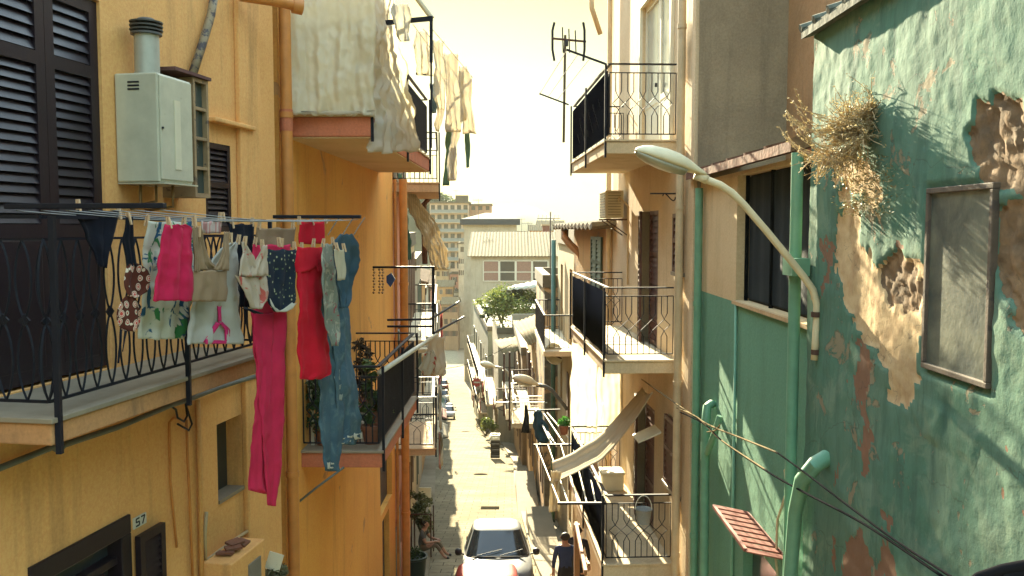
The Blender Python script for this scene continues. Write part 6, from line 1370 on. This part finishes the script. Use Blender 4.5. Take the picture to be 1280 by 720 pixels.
# dishes and aircon clutter on the pale house
ac2 = thing('satellite_dish', 'small pale satellite dish on the pale house below its balcony', 'satellite dish', P(692, 446, 25)); c = P(690, 443, 25)
MB().lathe(c, [(0, .0), (.15, .02), (.28, .08), (.32, .12), (.30, .125), (.26, .09), (.14, .035), (0, .015)], 18, Matrix.Rotation(R(70), 3, 'X') @ Matrix.Rotation(R(30), 3, 'Y')).build('dish', ENAMEL, ac2, smooth=True); MB().bar(c, P(702, 448, 25), .04).build('arm', RUSTY, ac2)
MB().tube([P(660, 437, 40), P(680, 460, 36)], .07, 8); 
# right pavement: bush and stacked crates, bench
bushy('round light green bush at the right kerb', (P(608, 534, 62).x, 62, gz(62) + .8), .75, .7, 1100, .11, TREE, 'street_bush')
for k in range(4):
    cr = thing('crate', ['dark crate at the bottom of the kerb stack', 'dark crate second from the ground in the kerb stack', 'dark crate third from the ground in the kerb stack', 'pale topped crate on top of the kerb stack'][k], 'crate', (P(619, 580, 52).x, 52, gz(52) + .13 + .36 * k), 'crates stacked at the right kerb')
    cb_ = Vector((P(619, 580, 52).x, 52, gz(52) + .13 + .36 * k)); o = MB(); o.box(cb_ + Vector((0, 0, .03)), .56, .5, .05); o.box(cb_ + Vector((-.26, 0, .19)), .04, .5, .27); o.box(cb_ + Vector((.26, 0, .19)), .04, .5, .27); o.box(cb_ + Vector((0, -.23, .11)), .48, .04, .08); o.box(cb_ + Vector((0, -.23, .27)), .48, .04, .08); o.box(cb_ + Vector((0, .23, .19)), .48, .04, .27)
    o.build('crate_body', paint('dark_crate', (.05, .045, .035), .7) if k < 3 else WPL, cr)
# overhead wire across the lane
w_ = [P(545, 462, 40).lerp(P(640, 430, 40), i / 12) - Vector((0, 0, .25 * math.sin(math.pi * i / 12))) for i in range(13)]; tag(MB().tube(w_, .012, 5).build('overhead_wire', CABD), 'thin dark wire strung across the lane to the tin roof', 'cable')
# washing, awnings and potted clutter further down the left row
CL = [cloth('clutter_cream', (.55, .47, .32), None, .35), cloth('clutter_red', (.40, .07, .05), None, .2), cloth('clutter_white', (.62, .58, .46), None, .3), cloth('clutter_blue', (.08, .13, .17), None, .2), cloth('clutter_pink', (.5, .25, .2), None, .3)]
labc = ['cream cloth drying over the left row of houses', 'red cloth drying over the left row of houses', 'white cloth drying over the left row of houses', 'blue cloth drying over the left row of houses', 'pink cloth drying over the left row of houses']
rc = random.Random(21)
for k in range(30):
    Y = rc.uniform(27, 105); h = rc.uniform(2.6, 8.5 if Y < 60 else 6); n = rc.uniform(.8, 1.05); s = LF.sY(Y); z = gz(Y) + h; ww = rc.uniform(.5, 1.1); hh = rc.uniform(.7, 1.5); ci = k % 5
    rows = [[LF.w(s + ww * j / 8, n + .05 * math.sin(j * 1.3 + i), z - hh * i / 6) for j in range(9)] for i in range(7)]
    tag(MB().grid(rows).build('drying_cloth', CL[ci], smooth=True, solid=.006), labc[ci], 'cloth', ['cream', 'red', 'white', 'blue', 'pink'][ci] + ' washing along the left row')
    MB_ = None
for k, (Y, h) in enumerate([(36, 3.0), (47, 3.2), (58, 3.1), (74, 3.0)]):
    s = LF.sY(Y); z = gz(Y) + h; rows = [[LF.w(s + 2.4 * j / 10, .02 + 1.25 * i / 5, z - .5 * (i / 5) ** 1.3 + .012 * math.sin(j * 2)) for j in range(11)] for i in range(6)]
    aw = thing('shop_awning', ['cream awning nearest along the left row', 'red striped awning second along the left row', 'cream awning beyond the red striped one', 'green awning farthest along the left row'][k], 'awning', LF.w(s + 1.2, .5, z - .4), 'awnings along the left row')
    MB().grid(rows).build('canopy', [CL[0], cloth('red_stripe_awning', (.5, .4, .3), None, .2, maker=stripes(8, (.4, .06, .04))), CL[2], GREENT][k], aw, smooth=True, solid=.01)
    for ss in (s + .05, s + 2.35): MB().bar(LF.w(ss, .02, z - .6), LF.w(ss, 1.25, z - .5), .03).build('arm', IRON, aw)
# RIGHTROW washing and tin awnings on the right row
labr = [l.replace('left row of houses', 'right row of houses') for l in labc]
for k in range(14):
    Y = rc.uniform(36, 104); h = rc.uniform(2.7, 5.4); x = Rx(Y) - rc.uniform(.8, 1.05); z = gz(Y) + h; ww = rc.uniform(.5, 1.0); hh = rc.uniform(.6, 1.3); ci = (k * 2) % 5
    rows = [[Vector((x + .05 * math.sin(j * 1.3 + i), Y + ww * j / 8, z - hh * i / 6)) for j in range(9)] for i in range(7)]
    tag(MB().grid(rows).build('drying_cloth', CL[ci], smooth=True, solid=.006), labr[ci], 'cloth', ['cream', 'red', 'white', 'blue', 'pink'][ci] + ' washing along the right row')
for k, (Y, h, lab) in enumerate([(41, 3.3, 'rusty tin awning nearest on the right row under the corrugated roof'), (58, 3.2, 'rusty tin awning beside the round kerb bush'), (71, 3.4, 'rusty tin awning below the planted terrace'), (88, 3.2, 'rusty tin awning farthest down, past the no entry sign')]):
    x = Rx(Y); z = gz(Y) + h; aw = thing('tin_awning', lab, 'awning', (x, Y + 1.2, z - .3), 'tin awnings along the right row')
    rows = [[Vector((x - 1.2 * u, Y + 2.6 * i / 24, z - .35 * u + .03 * math.sin(i * math.pi / 2))) for i in range(25)] for u in (0, .5, 1)]
    MB().grid(rows).build('sheet', CORR, aw, smooth=True, solid=.012)
    for yy in (Y + .1, Y + 2.5): MB().bar((x, yy, z - .9), (x - 1.1, yy, z - .36), .04).build('strut', RUSTY, aw)
# drain covers in the lane and aerials on the far roofs
for k, (px, Y, lab) in enumerate(((600, 44, 'dark round drain cover in the middle of the sunlit lane'), (612, 33, 'dark square drain cover nearer the silver car'), (581, 76, 'drain cover far down the lane near the no entry sign'))):
    x = (px - 640) / F * Y; sl_ = Matrix.Rotation(math.atan(-.165), 3, 'X'); o = MB()
    if k == 1: o.box((x, Y, gz(Y) + .035), .7, .7, .02, sl_)
    else: o.lathe((x, Y, gz(Y) + .035), [(0, -.01), (.36, -.01), (.36, .01), (0, .01)], 20, sl_)
    tag(o.build('drain_cover', paint('cast_iron_cover', (.03, .027, .02), .95, .3, spec=0)), lab, 'drain cover')
AER = paint('aerial_grey', (.09, .08, .07), .6)
for px, py, Y, lab in ((598, 268, 150, 'aerial on the roof of the cream tower'), (660, 300, 128, 'aerial on the tiled veranda building'), (652, 290, 166, 'aerial on the terracotta roofed house'), (624, 404, 82, 'aerial on the grey green house at the bend'), (570, 248, 282, 'aerial on top of the apartment block'), (688, 318, 27, 'aerial on the pale house with the green downpipe')):
    b = P(px, py, Y); t = thing('tv_antenna', 'thin television ' + lab, 'antenna', b, 'aerials on distant roofs'); hh = 2.6 if Y > 100 else 1.3; q_ = 1 if Y > 60 else .45
    MB().tube([b - Vector((0, 0, .8)), b + Vector((0, 0, hh))], .035 if Y > 100 else .02, 5).build('mast', AER, t); o = MB()
    o.tube([b + Vector((-.9 * q_, 0, hh - .2)), b + Vector((.7 * q_, .3, hh - .2))], .025 * q_, 4)
    for i in range(6): c = b + Vector(((-.85 + i * .28) * q_, .1 * i * .5, hh - .2)); o.tube([c + Vector((-.05, -.4, -.25)) * q_, c + Vector((.05, .4, .25)) * q_], .018 * q_, 4)
    o.build('elements', AER, t)
# ------------------------------------------------------------------ sky, sun, air, camera
hz = MB().box((0, 1620, 45), 2400, 3300, 160).build('haze', None, kind='stuff', origin=Vector((0, 0, 0)))
hm_ = bpy.data.materials.new('valley_haze'); hm_.use_nodes = True; hm_.node_tree.nodes.clear(); hv = hm_.node_tree.nodes.new('ShaderNodeVolumePrincipled'); hv.inputs['Color'].default_value = (1, .90, .62, 1); hv.inputs['Density'].default_value = .00033; hv.inputs['Anisotropy'].default_value = -.3; ho = hm_.node_tree.nodes.new('ShaderNodeOutputMaterial'); hm_.node_tree.links.new(hv.outputs[0], ho.inputs['Volume']); hz.data.materials.clear(); hz.data.materials.append(hm_)
hz['label'] = 'thin pale haze filling the valley and the lane'; hz['category'] = 'haze'
EL, AZ = 21.0, -7.4
wl = bpy.data.worlds.new('World'); SC.world = wl; wl.use_nodes = True; nt = wl.node_tree; nt.nodes.clear()
sky = nt.nodes.new('ShaderNodeTexSky'); sky.sky_type = 'NISHITA'; sky.sun_disc = False; sky.sun_elevation = R(EL); sky.sun_rotation = R(AZ)
sky.air_density = 1.0; sky.dust_density = .3; sky.ozone_density = .3; sky.altitude = 100
tint = nt.nodes.new('ShaderNodeMix'); tint.data_type = 'RGBA'; tint.blend_type = 'MULTIPLY'; tint.inputs[0].default_value = 1; geo = nt.nodes.new('ShaderNodeTexCoord'); sep = nt.nodes.new('ShaderNodeSeparateXYZ'); nt.links.new(geo.outputs['Generated'], sep.inputs[0])
rmp = nt.nodes.new('ShaderNodeValToRGB'); el_ = rmp.color_ramp.elements; el_.new(.5); el_.new(.6); el_.new(.7)   # ramp colours dim and yellow the low sky to cream; dome above only warmed
for k_, (p_, c_) in enumerate([(0, (.040, .040, .034, 1)), (.14, (.062, .060, .043, 1)), (.26, (.058, .053, .024, 1)), (.34, (.085, .08, .045, 1)), (.60, (1.0, .90, .68, 1))]): el_[k_].position = p_; el_[k_].color = c_
nt.links.new(sep.outputs[2], rmp.inputs[0]); nt.links.new(rmp.outputs[0], tint.inputs[7])
bg = nt.nodes.new('ShaderNodeBackground'); bg.inputs[1].default_value = .15; out = nt.nodes.new('ShaderNodeOutputWorld')
nt.links.new(sky.outputs[0], tint.inputs[6]); nt.links.new(tint.outputs[2], bg.inputs[0]); nt.links.new(bg.outputs[0], out.inputs[0])
ld = bpy.data.lights.new('sun', 'SUN'); ld.energy = 2.3; ld.angle = R(.5); ld.color = (1.0, .88, .60); lo_ = bpy.data.objects.new('sun', ld); COL.objects.link(lo_)
dv = Vector((math.sin(R(AZ)) * math.cos(R(EL)), math.cos(R(AZ)) * math.cos(R(EL)), math.sin(R(EL)))); lo_.rotation_euler = dv.to_track_quat('Z', 'Y').to_euler(); lo_.location = (-10, 40, 40)
cd = bpy.data.cameras.new('camera'); cam = bpy.data.objects.new('camera', cd); COL.objects.link(cam); cam.location = (0, 0, HC); cam.rotation_euler = (math.pi / 2 - PITCH, 0, 0)
cd.sensor_width = 36; cd.lens = F / 1280 * 36; cd.clip_start = .05; cd.clip_end = 9000; SC.camera = cam
vs_ = SC.view_settings; vs_.view_transform = 'Standard'; vs_.look = 'None'; vs_.gamma = 1; vs_.use_curve_mapping = False; vs_.exposure = 3.95
SC.render.engine = 'CYCLES'; SC.cycles.use_denoising = True; SC.cycles.max_bounces = 8; SC.cycles.diffuse_bounces = 4
